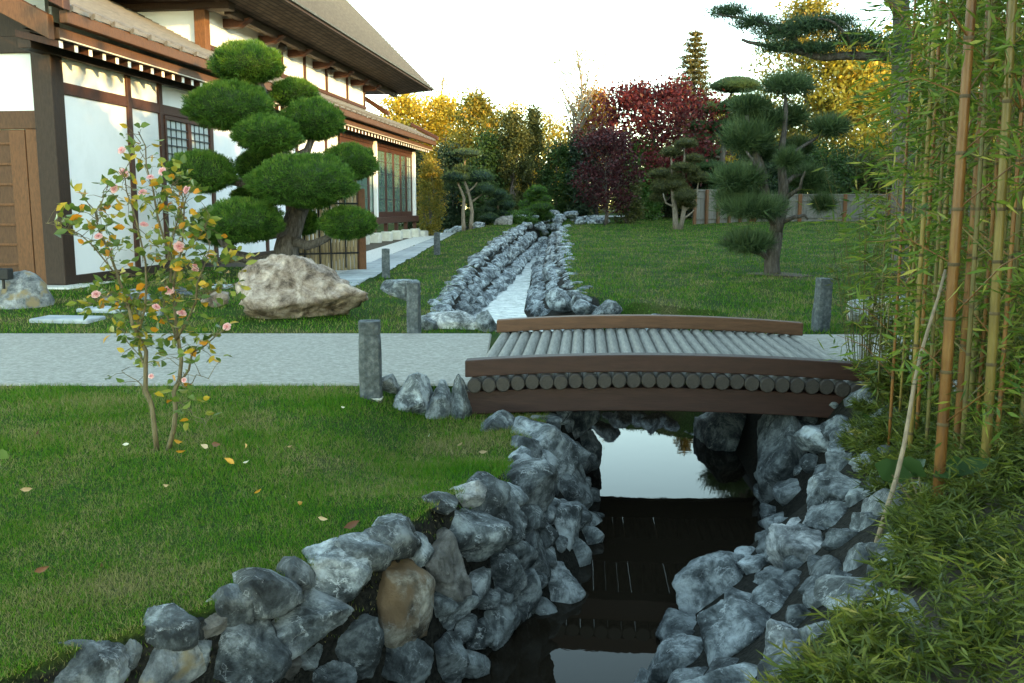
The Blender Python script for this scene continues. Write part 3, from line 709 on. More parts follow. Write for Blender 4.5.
# upstream walls behind the bridge
far_rocks = []
def wall_run(side, label_top, label_face, group, ylo, yhi, tiers):
    y = ylo
    while y < yhi:
        size = .29+.010*(y-11)
        for t in tiers:
            yy = y+rng.uniform(-.3,.3)*size
            if side == 'L': xt, xw = pl(LT,yy), pl(LW,yy)
            else: xt, xw = pl(RT,yy), pl(RW,yy)
            x = xt+(xw-xt)*t+rng.uniform(-.04,.04)+(-.06 if side == 'L' else .10)
            z0, z1 = float(base_z(xt,yy)), (WZ2 if yy > WEIR else WZ)
            z = z0+(z1-z0)*max(t,0)-.02
            s = size*rng.uniform(.85,1.3)
            if yy > 15.2: far_rocks.append((x, yy, z, s, (.5 if t <= .3 else 1.0)))
            else: stock_rock((x,yy,z), s, STOCK_F, label_face if t > .3 else label_top, group, rng, flat=.5 if t <= .3 else 1.0)
        y += size*.86
wall_run('L', 'bluish grey capping rock along the left stream wall behind the bridge', 'veined rock in the face of the left stream wall behind the bridge', 'rocks of the left stream wall behind the bridge', 11.2, 40, (.0, .45, .9))
wall_run('R', 'bluish grey rock along the top of the right stream bank behind the bridge', 'dark rock low on the right stream bank behind the bridge', 'rocks of the right stream bank behind the bridge', 14.3, 40, (.08, .42, .8))
for i in range(90):  # heap where the stream comes in
    x = rng.uniform(450,605); yy = rng.uniform(40.5,46.5)
    p = at(x, yy)
    far_rocks.append((p.x, p.y, p.z+.05+(.25 if 515 < x < 575 else 0), rng.uniform(.4,.75), .8))
VV, FF = [], []; no = 0
for (x,y,z,s,fl) in far_rocks:
    me = STOCK_F[int(rng.integers(len(STOCK_F)))]
    co_ = np.empty(len(me.vertices)*3); me.vertices.foreach_get('co', co_); co_ = co_.reshape(-1,3)
    fi = np.empty(len(me.polygons)*3, np.int32); me.polygons.foreach_get('vertices', fi)
    R = np.array(Matrix.Rotation(rng.uniform(0,6.28),3,'Z') @ Matrix.Rotation(rng.uniform(-.5,.5),3,'X'))
    VV.append((co_*np.array([s,s,s*fl])*rng.uniform(.8,1.25,3)) @ R.T + np.array([x,y,z])); FF.append(fi.reshape(-1,3)+no); no += len(co_)
o = link('far_stream_rocks', np_mesh('far_stream_rocks', np.concatenate(VV), np.concatenate(FF), M['rock_far'], smooth=True))
tag(o, 'mass of small bluish rocks lining the far reach of the stream', 'rocks', None, 'stuff')

for (x,y,s_) in [(1.05,13.3,.42),(1.3,13.0,.4),(1.0,13.8,.4),(.72,13.9,.45),(1.55,12.9,.36),(.95,14.3,.4),(1.75,13.0,.4),(2.0,12.8,.42),(2.25,12.75,.38),(2.5,12.65,.42),(2.75,12.5,.36),(1.9,12.55,.4),(1.45,13.35,.34)]:
    stock_rock((x,y,float(base_z(x,y))-(.06 if x < 1.4 else .24)), s_, STOCK_F, 'bluish rock of the right stream bank peeping over the back rail of the bridge', 'rocks of the right stream bank behind the bridge', rng)

# single stones by the lawn
px_rock(301,294,146,72,'boulder','big pinkish tan boulder on the lawn in front of the cloud-pruned pine','boulder',depth=.8,sub=5,seed=91,facets=16,Y=11.35,push=.3,roll=.0,rough=.08,flat=.8,taper=.34)
px_rock(215,299,26,14,'boulder','low brown stone peeping out behind the big pinkish boulder','boulder',Y=12.6)
px_rock(401,291,36,20,'rock_dark','dark flat stone in the lawn beside the second bollard','boulder',Y=11.9,flat=.6)
px_rock(452,325,56,26,'rock_pale','large pale veined stone where the path meets the left stream wall','boulder',Y=10.75,sub=4)
px_rock(425,327,24,20,'rock_dark','small dark stone touching the bollard by the stream wall','boulder',Y=10.6)
px_rock(487,324,20,24,'rock','grey stone beside the left end of the back rail of the bridge','boulder',Y=10.45)
px_rock(14,299,62,50,'rock_patch','weathered grey boulder beside the sliding door of the pavilion','boulder',Y=12.6,sub=4)
px_rock(880,313,64,34,'rock_patch','pale flat boulder behind the bamboo on the right path','boulder',Y=10.9)
px_rock(130,303,40,26,'rock_dark','grey stone on the grass left of the camellia against the plaster wall','boulder',Y=13.2)
px_rock(150,317,26,18,'rock','small grey stone in front of the plaster wall behind the camellia','boulder',Y=11.8)
px_rock(178,297,30,18,'rock_dark','dark low stone near the wall foot right of the camellia','boulder',Y=14)
px_rock(503,224,17,15,'rock_brown','round brown stone left of the rock heap at the stream head','boulder',Y=40.5,sub=3)
px_rock(527,215,22,10,'rock_pale','pale low stone on top of the far rock heap','boulder',Y=46,sub=3)
for i,(x,wd) in enumerate([(447,9),(456,7),(463,9),(472,8),(481,9),(490,8),(424,10),(433,8),(414,8)]):
    p = at(x, 44+.3*(i%3)); stock_rock((p.x,p.y,p.z+.1), wd*.05, STOCK_F, 'bluish stone in the row edging the far lawn', 'stones edging the far lawn', rng)

# stepping slabs
for (x,y,wd,dp,lab) in [(68,321,62,.42,'flat grey stepping slab in front of the pavilion corner'),(105,311,44,.4,'flat grey stepping slab behind the first one, left of the camellia'),(215,288,30,.4,'small stepping slab on the grass behind the camellia')]:
    p = hit(x,y); s = p.y/F
    mb = MB(); mb.box((0,0,.0), (wd*s,dp,.07)); o = mb.build('stepping_slab', M['slab'], None, p+Vector((0,0,.012)), bevel=.015); o.rotation_euler = (0,0,random.uniform(-.25,.1))
    tag(o, lab, 'slab', 'stepping slabs on the grass')
slab_me = {}
y = 15.7; k = 0
while y < 47:
    ln = random.choice([.5,.62,.55]); key = (ln, k%3)
    if key not in slab_me:
        mb = MB(); mb.box((0,0,0), (.82-.05*(k%3), ln, .08)); slab_me[key] = mb.mesh('walk_slab', M['slab'], bevel=.012)
    x = -2.93+.012*(y-20)+random.uniform(-.04,.04)
    o = link('walk_slab', slab_me[key], None, (x, y, float(base_z(x,y))-.012)); o.rotation_euler = (0,0,random.uniform(-.03,.03))
    tag(o, 'grey slate slab of the walk along the pavilion, one of a long row', 'slab', 'slabs of the walk along the pavilion')
    y += ln+.07; k += 1
# ------------------------------------------------------------------ pavilion
HO = Vector((-7.43, 15.5, 0)); HU = Vector((.1131, .9936, 0)); HV = Vector((.9936, -.1131, 0))
HOUSE = thing('garden_pavilion', HO, 'white plastered Japanese pavilion with dark timber frame and two wide overhanging roofs', 'building')
def hp(u, v, z): return HU*u+HV*v+Vector((0,0,z))
def hbox(mb, u0, u1, v0, v1, z0, z1):
    mb.hexa([hp(u0,v0,z0),hp(u0,v1,z0),hp(u1,v1,z0),hp(u1,v0,z0),hp(u0,v0,z1),hp(u0,v1,z1),hp(u1,v1,z1),hp(u1,v0,z1)])
def hpart(name, mat, boxes, bevel=.008, parent=None):
    mb = MB()
    for b in boxes: hbox(mb, *b)
    return mb.build(name, M[mat], parent or HOUSE, bevel=bevel)
UE = 26.3
def uof(px):   # wall run distance seen at a picture column
    Y = 9.194/(.1138+(512-px)/F); return (Y-15.5)/.9929
# white walls
hpart('wall', 'plaster', [(.1, 15.5, -.3, 0, .05, 4.6), (15.5, UE, -.3, -.05, .9, 4.6)], 0)
hpart('wall', 'plaster', [(0, .10, -8, -.05, .05, 4.9)], 0)
UV_, UN, UF = -.30, 6.4, 20.0      # upper storey: wall line, near end, far end
hpart('wall', 'plaster', [(UN+.2, UF, UV_-.3, UV_, 4.6, 5.95)], 0)
hpart('wall', 'plaster', [(UN, UN+.2, -8, UV_-.01, 4.6, 5.95)], 0)
hpart('wall', 'plaster', [(UF-.2, UF, -8, UV_-.301, 4.6, 5.95)], 0)
hpart('wall', 'plaster', [(UE-.2, UE, -8, -.31, .9, 4.6)], 0)
# timber frame of the long wall
hpart('sill', 'wood_dark', [(.1, 15.4, .0, .05, .04, .26)])
up = [uof(137.6), uof(168), uof(173)+2.1, 9.0, 11.5, 14.2]
for u in up: hpart('post', 'wood_red', [(u-.075, u+.075, -.02, .045, .262, 4.3)])
hpart('post', 'wood_dark', [(-.13, .2, -.28, .06, .12, 4.35)])               # corner post
hpart('beam', 'wood_red', [(.2, up[0]-.075, .0, .04, 3.24, 3.43), (up[0]+.075, up[1]-.075, .0, .04, 3.24, 3.43), (up[1]+.075, up[2]-.075, .0, .04, 3.24, 3.43), (up[2]+.075, up[3]-.075, .0, .04, 3.24, 3.43), (up[3]+.075,up[4]-.075,0,.04,3.24,3.43)])
hpart('wall_plate', 'wood_dark', [(-.7, UE+.5, -.1, .12, 3.82, 4.07)])
# lattice windows
def hwindow(u0, u1, z0, z1, v=.0, bars_u=4, bars_z=6):
    w_ = hpart('window', 'wood_red', [(u0,u1,v,v+.07,z1-.09,z1),(u0,u1,v,v+.07,z0,z0+.09),(u0,u0+.08,v,v+.07,z0+.09,z1-.09),(u1-.08,u1,v,v+.07,z0+.09,z1-.09)])
    hpart('pane', 'paper', [(u0+.08,u1-.08,v+.005,v+.02,z0+.09,z1-.09)], 0, w_)
    bs = [(u0+.08+(u1-u0-.16)*i/bars_u-.012, u0+.08+(u1-u0-.16)*i/bars_u+.012, v+.021, v+.036, z0+.09, z1-.09) for i in range(1,bars_u)]
    bs += [(u0+.08, u1-.08, v+.037, v+.05, z0+.09+(z1-z0-.18)*i/bars_z-.012, z0+.09+(z1-z0-.18)*i/bars_z+.012) for i in range(1,bars_z)]
    hpart('lattice', 'post_stone', bs, 0, w_); return w_
uw = up[1]+.08; um = (uw+up[2]-.08)/2
hwindow(uw, um, 2.05, 3.23); hwindow(um+.002, up[2]-.08, 2.05, 3.23)
# near end wall: panel door, beams
hpart('beam', 'wood_dark', [(-.06, .0, -8, -.281, 3.86, 4.12)])
hpart('beam', 'wood_brown', [(-.06, .0, -8, -.281, 2.66, 2.95)])
dr = hpart('sliding_door', 'wood_brown', [(-.03, .0, -3.2, -.50, .12, 2.65)])
hpart('door_frame', 'wood_orange', [(-.07, .0, -.499, -.282, .12, 2.655)])
hpart('rail_strip', 'wood_orange', [(-.055, -.031, -3.2, -.80, z-.02, z+.02) for z in [.45+.33*i for i in range(7)]], .004, dr)
hpart('stile', 'wood_orange', [(-.06, -.031, -.795, -.52, .14, 2.64)], .004, dr)
hpart('footing', 'stone_pale', [(-.6,.35,-.42,.42,-.05,.115)], .05)
hpart('footing', 'stone_pale', [(.36,1.0,-.02,.35,-.05,.10)], .05)
hpart('gable_panel', 'wood_dark', [(-.02, .02, -8, -.2, 4.12, 4.6)])
# lower (pent) roof: courses of tiles stepping up from the eave
SL = .52
def roof_sheet(name, u0, u1, v0, z0, v1, slope, mat, courses, th=.035, parent=None):
    mb = MB()
    for i in range(courses):
        a = v0+(v1-v0)*i/courses; b = v0+(v1-v0)*(i+1.25)/courses
        if i == courses-1: b = v1
        za, zb = z0+slope*abs(a-v0), z0+slope*abs(b-v0)
        mb.hexa([hp(u0,b,zb-.02),hp(u0,a,za),hp(u1,a,za),hp(u1,b,zb-.02),hp(u0,b,zb),hp(u0,a,za+th),hp(u1,a,za+th),hp(u1,b,zb)])
    return mb.build(name, M[mat], parent or HOUSE)
rf = roof_sheet('roof', -.85, UN, .85, 4.34, -4.2, SL, 'tile', 30, th=.055)
roof_sheet('roof', UN, UE+1.6, .85, 4.34, UV_-.01, SL, 'tile', 9, th=.055)
mb = MB(); mb.tube([hp(0,.87,4.36), hp(0,.55,4.36+.3*SL)], [.055,.05], 8)
et_me = mb.mesh('eave_tile', M['tile'])
for k in range(48): link('eave_tile', et_me, rf, HU*(-.8+k*.6))
hpart('fascia', 'wood_brown', [(-.85, UE+1.6, .70, .83, 4.15, 4.335)])
hpart('fascia', 'wood_brown', [(-.80, UE+1.55, .56, .66, 3.93, 4.095)])
hpart('eave_trim', 'soffit', [(-.80, UE+1.55, .665, .69, 3.925, 3.945)], 0)
hpart('eave_board', 'wood_dark', [(-.8, UE+1.5, .05, .56, 4.10, 4.13)], 0)
rm = MB(); rm.hexa([hp(-.035,-.1,4.12),hp(-.035,.60,3.945),hp(.035,.60,3.945),hp(.035,-.1,4.12),hp(-.035,-.1,4.22),hp(-.035,.60,4.045),hp(.035,.60,4.045),hp(.035,-.1,4.22)])
r_me = rm.mesh('rafter', M['wood_red'])
cm = MB(); cm.hexa([hp(-.037,.601,3.94),hp(-.037,.62,3.937),hp(.037,.62,3.937),hp(.037,.601,3.94),hp(-.037,.601,4.045),hp(-.037,.62,4.042),hp(.037,.62,4.042),hp(.037,.601,4.045)])
c_me = cm.mesh('rafter_cap', M['white'])
for k in range(70):
    r_ = link('rafter', r_me, HOUSE, HU*(-.7+k*.405)+Vector((0,0,-.13))); link('rafter_cap', c_me, r_)
# verge of the lower roof at the near end, seen as a sloping board
def slope_beam(u0, u1, va, za, vb, zb, h):
    mb = MB(); mb.hexa([hp(u0,vb,zb),hp(u0,va,za),hp(u1,va,za),hp(u1,vb,zb),hp(u0,vb,zb+h),hp(u0,va,za+h),hp(u1,va,za+h),hp(u1,vb,zb+h)]); return mb
slope_beam(-1.02,-.86, .62, 3.89, -4.2, 3.89+SL*4.82, .36).build('barge_board', M['wood_brown'], HOUSE, bevel=.01)
slope_beam(-1.05,-.86, .9, 4.31, -4.2, 4.31+SL*5.1, .16).build('barge_board', M['wood_red'], HOUSE, bevel=.01)
mb = MB(); mb.tube([hp(-.95,.92,4.53), hp(-.95,-4.2,4.53+SL*5.12)], .12, 10); mb.build('verge_tile', M['tile'], HOUSE, smooth=False)
# hip ridge at the far end of the pent roof
slope_beam(UE+1.4, UE+1.62, .95, 4.37, -.3, 4.37+SL*1.25, .18).build('hip_ridge', M['wood_red'], HOUSE, bevel=.02)
slope_beam(UF+1.2, UF+1.4, .3, 4.83, -.9, 5.6, .2).build('hip_ridge', M['wood_red'], HOUSE, bevel=.02)
# flat closing roof over the far single-storey end, behind the pent roof
roof_sheet('roof', UF, UE+1.6, UV_-.01, 4.34+SL*1.16, -3.5, .28, 'tile', 12)
roof_sheet('roof', UF, UE+1.6, -8.0, 4.47, -3.5, .3, 'tile', 12)
# upper storey timber
for px in (288, 310, 331, 351, 367.5):
    Y = (9.194-UV_)/(.1138+(512-px)/F); u = (Y-15.5)/.9936
    hpart('post', 'wood_red', [(u-.07, u+.07, UV_-.01, UV_+.05, 4.8, 5.9)])
hpart('post', 'wood_orange', [(UN-.12, UN+.14, UV_-.16, UV_+.1, 4.7, 5.9)])
hpart('beam', 'wood_brown', [(UN-.75, UN-.3, -7, .55, 5.98, 6.34)], .02)        # tie beam across the near end
hpart('beam', 'wood_dark', [(UN-.2, UN+.2, -7, .4, 5.8, 5.97)], .02)
hpart('beam', 'wood_dark', [(UN+.3, UF+3, .08, .24, 5.76, 5.93)])
hpart('sill', 'wood_red', [(UN+.15, UF+.05, UV_+.002, UV_+.06, 4.98, 5.09)])
for u in (7.6, 9.8, 12.0, 14.2, 16.3, 18.3, UF-.1):
    mb = MB(); mb.hexa([hp(u-.12,UV_,5.62),hp(u-.12,.1,5.64),hp(u+.12,.1,5.64),hp(u+.12,UV_,5.62),hp(u-.12,UV_,5.83),hp(u-.12,.4,5.83),hp(u+.12,.4,5.83),hp(u+.12,UV_,5.83)])
    mb.build('bracket', M['wood_red'], HOUSE, bevel=.012)
for u in (10.9, 15.2):
    mb = MB(); mb.tube([hp(u,-.08,5.89),hp(u,-.08,5.76),hp(u,-.08,5.66),hp(u,-.08,5.6)], [.04,.12,.12,.05], 12); mb.build('eave_lamp', M['black'], HOUSE, smooth=True)
hpart('soffit', 'soffit', [(UN+.2, UF+3, UV_, .08, 5.90, 5.94)], 0)
# shingled underside of the upper eave, with its own UVs
def uv_quad(name, mat, pts, su, sv):
    me = bpy.data.meshes.new(name); me.from_pydata([tuple(p) for p in pts], [], [(0,1,2,3)]); me.materials.append(M[mat])
    uv = me.uv_layers.new(name='UVMap'); a = (pts[1]-pts[0]).length*su; b = (pts[3]-pts[0]).length*sv
    for i, c in enumerate(((0,0),(a,0),(a,b),(0,b))): uv.data[i].uv = c
    return link(name, me, HOUSE)
UR = UF+3.7
uv_quad('eave_shingles', 'shingle', [hp(4.8,.1,5.935),hp(UR,.1,5.935),hp(UR,1.5,6.07),hp(4.8,1.5,6.07)], 1, 1)
hpart('eave_board', 'wood_dark', [(4.8, UR, -.5, 1.45, 6.08, 6.11)], 0)
hpart('eave_edge', 'wood_dark', [(4.8, UR, 1.5, 1.54, 6.03, 6.13)], .004)
hpart('gutter', 'post_stone', [(4.8, UR, 1.542, 1.60, 6.09, 6.15)], .01)
roof_sheet('roof', 4.8, UR, 1.56, 6.14, -2.6, 1.0, 'roof_brown', 34, th=.06)
mb = MB(); mb.hexa([hp(UR-.02,-2.6,10.1),hp(UR-.02,1.45,6.06),hp(UR+.1,1.45,6.06),hp(UR+.1,-2.6,10.1),hp(UR-.02,-2.6,10.32),hp(UR-.02,1.54,6.165),hp(UR+.1,1.54,6.165),hp(UR+.1,-2.6,10.32)])
mb.build('barge_board', M['wood_dark'], HOUSE)
roof_sheet('roof', 4.8, UR, -6.76, 6.14, -2.6, 1.0, 'roof_brown', 20, th=.03)
roof_sheet('roof', -.85, UN, -9.2, 4.37, -4.2, SL, 'tile', 18)
hpart('soffit', 'wood_dark', [(4.8, UN+.1, -6.6, .1, 5.95, 5.99)], 0)
hpart('soffit', 'wood_dark', [(UF+.01, UR, -6.6, -.301, 5.95, 5.99)], 0)
# veranda with glass doors
hpart('veranda_floor', 'wood_red', [(15.4, UE+.1, -.28, .30, .78, 1.02)])
for i in range(7):
    u = 15.8+i*1.7
    hpart('footing', 'stone_pale', [(u-.2,u+.2,.0,.42,.05,.46)], .05)
    hpart('short_post', 'wood_red', [(u-.07,u+.07,.12,.26,.461,.779)])
hpart('footing', 'stone_pale', [(UE+.2,UE+1.0,-.3,.55,.05,.34)], .04)
ds = [15.6, 17.3, 19.0, 20.3, 21.6, 22.85, 24.1, 25.1, UE-.05]
for i in range(len(ds)-1):
    a, b = ds[i], ds[i+1]
    d_ = hpart('glass_door', 'wood_red', [(a+.01,b-.01,.0,.06,1.02,1.22),(a+.01,b-.01,.0,.06,3.52,3.68),(a+.01,a+.13,.0,.06,1.22,3.52),(b-.13,b-.01,.0,.06,1.22,3.52)])
    hpart('pane', 'glass', [(a+.13,b-.13,.02,.035,1.22,3.52)], 0, d_)
    hpart('muntin', 'post_stone', [((a+b)/2-.012,(a+b)/2+.012,.036,.05,1.22,3.52)]+[(a+.13,b-.13,.0505,.058,1.22+.48*k-.01,1.22+.48*k+.01) for k in range(1,5)], 0, d_)
hpart('lintel', 'wood_red', [(15.5, UE, .0, .1, 3.682, 3.82)])
for u in (uof(374), UE+.0):
    hpart('post', 'white', [(u-.09, u+.09, .065, .20, 1.022, 3.82)])

# bamboo screen beside the pavilion
SCR = thing('bamboo_screen', (-3.75, 18.9, .12), 'pale bamboo screen fence with dark ties between two brown posts by the pavilion', 'screen', rz=.5)
mb = MB()
for i in range(17):
    x = -.62+i*.077; mb.tube([(x,random.uniform(-.01,.01),0),(x+random.uniform(-.01,.01),0,1.75+random.uniform(-.03,.05))], .036, 8)
mb.build('panel', M['bamboo_dry'], SCR, smooth=True)
mb = MB()
for i in (2,6,9,13): mb.tube([(-.62+i*.077,-.045,.05),(-.62+i*.077,-.045,1.7)], .016, 6)
for z in (.35,.85,1.35): mb.tube([(-.66,-.05,z),(.66,-.05,z)], .018, 6)
mb.build('tie', M['black'], SCR)
for x in (-.72,.74):
    mb = MB(); mb.box((x,0,.75), (.15,.15,1.8)); mb.build('post', M['wood_orange'], SCR, bevel=.012)
# black spotlight on the boulder at the left
p = Vector(aty(-1, 274, 12.4))
SP = thing('spotlight', p, 'small black spotlight box standing on the weathered boulder at the left edge', 'lamp')
mb = MB(); mb.box((.04,0,.0), (.24,.14,.15)); mb.build('housing', M['black'], SP, bevel=.012)
mb = MB(); mb.tube([(.04,.02,-.2),(.04,.02,-.07)], .02, 8); mb.build('stem', M['black'], SP)

# ------------------------------------------------------------------ plank fence at the back of the lawn
def fence_run(name, A, B, h, label, post_mat, board_mat, nposts, seed):
    rng = np.random.default_rng(seed)
    A, B = Vector(A), Vector(B); T = thing(name, A, label, 'fence'); d = B-A; Ln = math.hypot(d.x, d.y); ux = Vector((d.x/Ln, d.y/Ln, 0)); nv = Vector((ux.y, -ux.x, 0))
    R = Matrix.Rotation(math.atan2(ux.y, ux.x), 3, 'Z')
    bw = .17; mb = MB(); n = int(Ln/bw)
    for i in range(n):
        q = ux*(i*bw+bw/2); z = gz(A.x+q.x, A.y+q.y)-A.z
        hh = h+rng.uniform(-.02,.02); mb.box(q+Vector((0,0,z+hh/2+.02)), (bw-.012, .025, hh), R)
    mb.build('boards', board_mat, T)
    mb = MB()
    for zz in (h*.18, h*.82, h+.05):
        for i in range(nposts):
            q0, q1 = ux*(Ln*i/nposts), ux*(Ln*(i+1)/nposts); z = gz(A.x+q0.x, A.y+q0.y)-A.z
            mb.box((q0+q1)/2+nv*.035+Vector((0,0,z+zz)), (Ln/nposts*.995, .045, .07), R)
    mb.build('rail', board_mat, T)
    for i in range(nposts+1):
        q = ux*(Ln*i/nposts); z = gz(A.x+q.x, A.y+q.y)-A.z
        mb = MB(); mb.box(q+nv*.10+Vector((0,0,z+h/2)), (.16,.09,h+.14), R); mb.build('post', post_mat, T, bevel=.01)
    return T
a0 = at(692, 40.5); a1 = at(748, 43.5); a2 = Vector((22, 44.5, gz(22,44.5)))
fence_run('plank_fence', a0, a1, 1.42, 'short grey plank fence return with red-brown posts beside the cloud-pruned trees', M['wood_orange'], M['fence'], 5, 1)
fence_run('plank_fence', a1+Vector((.2,0,0)), a2, 1.2, 'long weathered plank fence with orange posts along the back of the right lawn', M['fence_post'], M['fence'], 5, 2)
# ------------------------------------------------------------------ vegetation helpers
def crown(name, P, length, width, mat, rng, parent=None, tone=None, axis=None, jit=.35, fold=.1):
    V, Fc = leaf_quads(np.asarray(P), length, width, rng, axis=axis, fold=fold, jit=jit)
    if tone is None: tone = np.clip(rng.normal(.45,.25,len(P)), 0, 1)
    return link(name, np_mesh(name, V, Fc, mat, tone=tone), parent)

def curve_pts(p, q, rng, n=5, wob=.08, sag=0):
    p, q = Vector(p), Vector(q); L_ = (q-p).length; out = []
    for i in range(n+1):
        t = i/n; j = wob*L_*math.sin(PI*t)
        out.append(p.lerp(q, t)+Vector((rng.uniform(-j,j), rng.uniform(-j,j), rng.uniform(-j,j)*.5+sag*math.sin(PI*t))))
    return out

def broadleaf(name, label, X, Y, h, w, mat, seed, n=4500, leaf=.17, bare=.3, bark='bark', sparse=1.0, limbs=16, cat='tree', group=None, tr=None, up=.5, sig=.10, lean=0, profile=None):
    rng = np.random.default_rng(seed); rs = random.Random(seed)
    base = Vector((X, Y, gz(X,Y)-.05)); T = thing(name, base, label, cat, group)
    tr = tr or h*.016+.03
    top = Vector((rs.uniform(-.06,.06)*h+lean*h, rs.uniform(-.04,.04)*h, h*.93))
    tp = curve_pts((0,0,0), top, rs, 7, .03)
    mb = MB(); mb.tube(tp, [tr*(1-.85*i/7) for i in range(8)], 7)
    cl = [(tp[-1], .6), (tp[-2], .9)]
    for i in range(limbs):
        f = bare+(1-bare)*.95*(i+rs.random())/limbs
        k = min(f*7, 6.99); a0 = tp[int(k)].lerp(tp[int(k)+1], k-int(k))
        g = (f-bare)/(1-bare)
        pr = profile(g) if profile else (math.sin(PI*min(1,.25+.75*g))**.7 if g > .02 else .7)
        ln = w/2*pr*rs.uniform(.7,1.1); az = i*2.4+rs.uniform(-.5,.5)
        e = a0+Vector((math.cos(az)*ln, math.sin(az)*ln, ln*up*rs.uniform(.5,1.4)))
        lp = curve_pts(a0, e, rs, 4, .08)
        mb.tube(lp, [tr*.38*(1-.8*j/4)*(1-.5*g) for j in range(5)], 5, caps=False)
        for j in (2,3,4): cl.append((lp[j], .55+.15*j))
        for _ in range(2):
            e2 = lp[3]+Vector((rs.uniform(-1,1),rs.uniform(-1,1),rs.uniform(0,1)))*ln*.45
            mb.tube([lp[2], lp[2].lerp(e2,.6), e2], [tr*.15,tr*.1,tr*.04], 4, caps=False); cl.append((e2, .9))
    mb.build('trunk', M[bark], T, smooth=True)
    C_ = np.array([c[0][:] for c in cl]); W_ = np.array([c[1] for c in cl]); W_ /= W_.sum()
    nn = int(n*sparse*(1.9 if n > 2000 else 1.2)); k = rng.choice(len(C_), nn, p=W_)
    ct = rng.normal(0,.16,len(C_))
    P = C_[k]+rng.normal(0,1,(nn,3))*np.array([w*sig,w*sig,w*sig*.8])
    P[:,2] = np.maximum(P[:,2], h*bare*.6)
    tone = np.clip(rng.normal(.45,.2,nn)+ct[k], 0, 1)
    crown('crown', P, leaf, leaf*.62, M[mat], rng, T, tone)
    return T

def shrub(name, label, X, Y, h, w, mat, seed, n=5000, leaf=.12, shape='egg', clumps=60, cat='shrub', group=None, stem='bark', z0=.04, d=None):
    """dense bush: uneven clumps through the volume"""
    rng = np.random.default_rng(seed); base = Vector((X, Y, gz(X,Y)-.03)); T = thing(name, base, label, cat, group)
    d = d or w
    u = unit(clumps, rng); r = rng.uniform(.35,1,clumps)**.5
    t = rng.uniform(0,1,clumps)
    if shape == 'cone': rad = (1-t)**.8+.06; cz = z0*h+t*h*.96
    elif shape == 'column': rad = np.clip(1.15-abs(t-.42)*1.3, .15, 1); cz = z0*h+t*h*.95
    else:
        cz = z0*h+t*h*.92; rad = np.sqrt(np.clip(1-((t-.42)/.62)**2, .05, 1))
    a = rng.uniform(0,2*PI,clumps); rr = rng.uniform(.3,1,clumps)**.5
    C_ = np.stack([np.cos(a)*rr*rad*w/2*.85, np.sin(a)*rr*rad*d/2*.85, cz], 1)
    n = int(n*1.7); k = rng.integers(0,clumps,n); ct = rng.normal(0,.15,clumps)
    P = C_[k]+rng.normal(0,1,(n,3))*np.array([w*.09,d*.09,min(h*.07,w*.11)])
    P[:,2] = np.maximum(P[:,2], .02)
    mb = MB(); rs = random.Random(seed)
    for i in range(4): mb.tube(curve_pts((rs.uniform(-.05,.05)*w,0,0), C_[i*3%clumps], rs, 4, .06), [.04*w+.01,.03*w,.02*w,.012*w,.006*w], 6)
    mb.build('stems', M[stem], T, smooth=True)
    crown('foliage', P, leaf, leaf*.55, M[mat], rng, T, np.clip(rng.normal(.45,.2,n)+ct[k],0,1))
    return T

def pad(name, c, r, mat, core, seed, n, length, width, parent, up=.5, flatb=.55, sub=3, ck=.92, loose=.86):
    """clipped needle pad: a dense inner mass under thousands of short needles"""
    rng = np.random.default_rng(seed); r = np.array(r); c = np.array(c)
    D, Fc = ico(sub)
    low = np.where(D[:,2:] < 0, flatb, 1.0)
    b = np.array([1+.15*mnoise.noise((x*2.2+seed, y*2.2, z*2.2)) for x,y,z in D])[:,None]
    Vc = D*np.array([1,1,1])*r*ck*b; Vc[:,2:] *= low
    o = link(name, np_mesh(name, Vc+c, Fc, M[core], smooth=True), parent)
    u = unit(n, rng)
    bb = np.array([1+.17*mnoise.noise((x*2.2+seed, y*2.2, z*2.2))+.13*mnoise.noise((x*6+seed, y*6, z*6)) for x,y,z in u])[:,None]
    P = u*r*bb*rng.uniform(loose,1.0,(n,1)); P[:,2] *= np.where(u[:,2] < 0, flatb, 1.0)
    nr = u/r; nr /= np.linalg.norm(nr, axis=1, keepdims=True)
    ax = nr+rng.normal(0,.45,(n,3))+np.array([0,0,up])
    V, Fq = blade_tris(P+c, ax, length*rng.uniform(.6,1.3,n), width, rng)
    tuft = np.array([mnoise.noise((p[0]*7+seed, p[1]*7, p[2]*7)) for p in P])
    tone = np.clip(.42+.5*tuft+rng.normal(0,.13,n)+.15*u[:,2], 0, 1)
    link('needles', np_mesh('needles', V, Fq, M[mat], tone=tone), o)
    return o

class PxFrame:
    """local frame of a plant standing at a point: picture-sized sketches become metres at its distance"""
    def __init__(s, px, py, Y=None):
        s.p = hit(px, py) if Y is None else at(px, Y)
        s.px, s.py = px, py; s.k = s.p.y/F*1.0
    def __call__(s, x, y, dy=0): return Vector(aty(x, y, s.p.y))-s.p+Vector((0,dy,0))

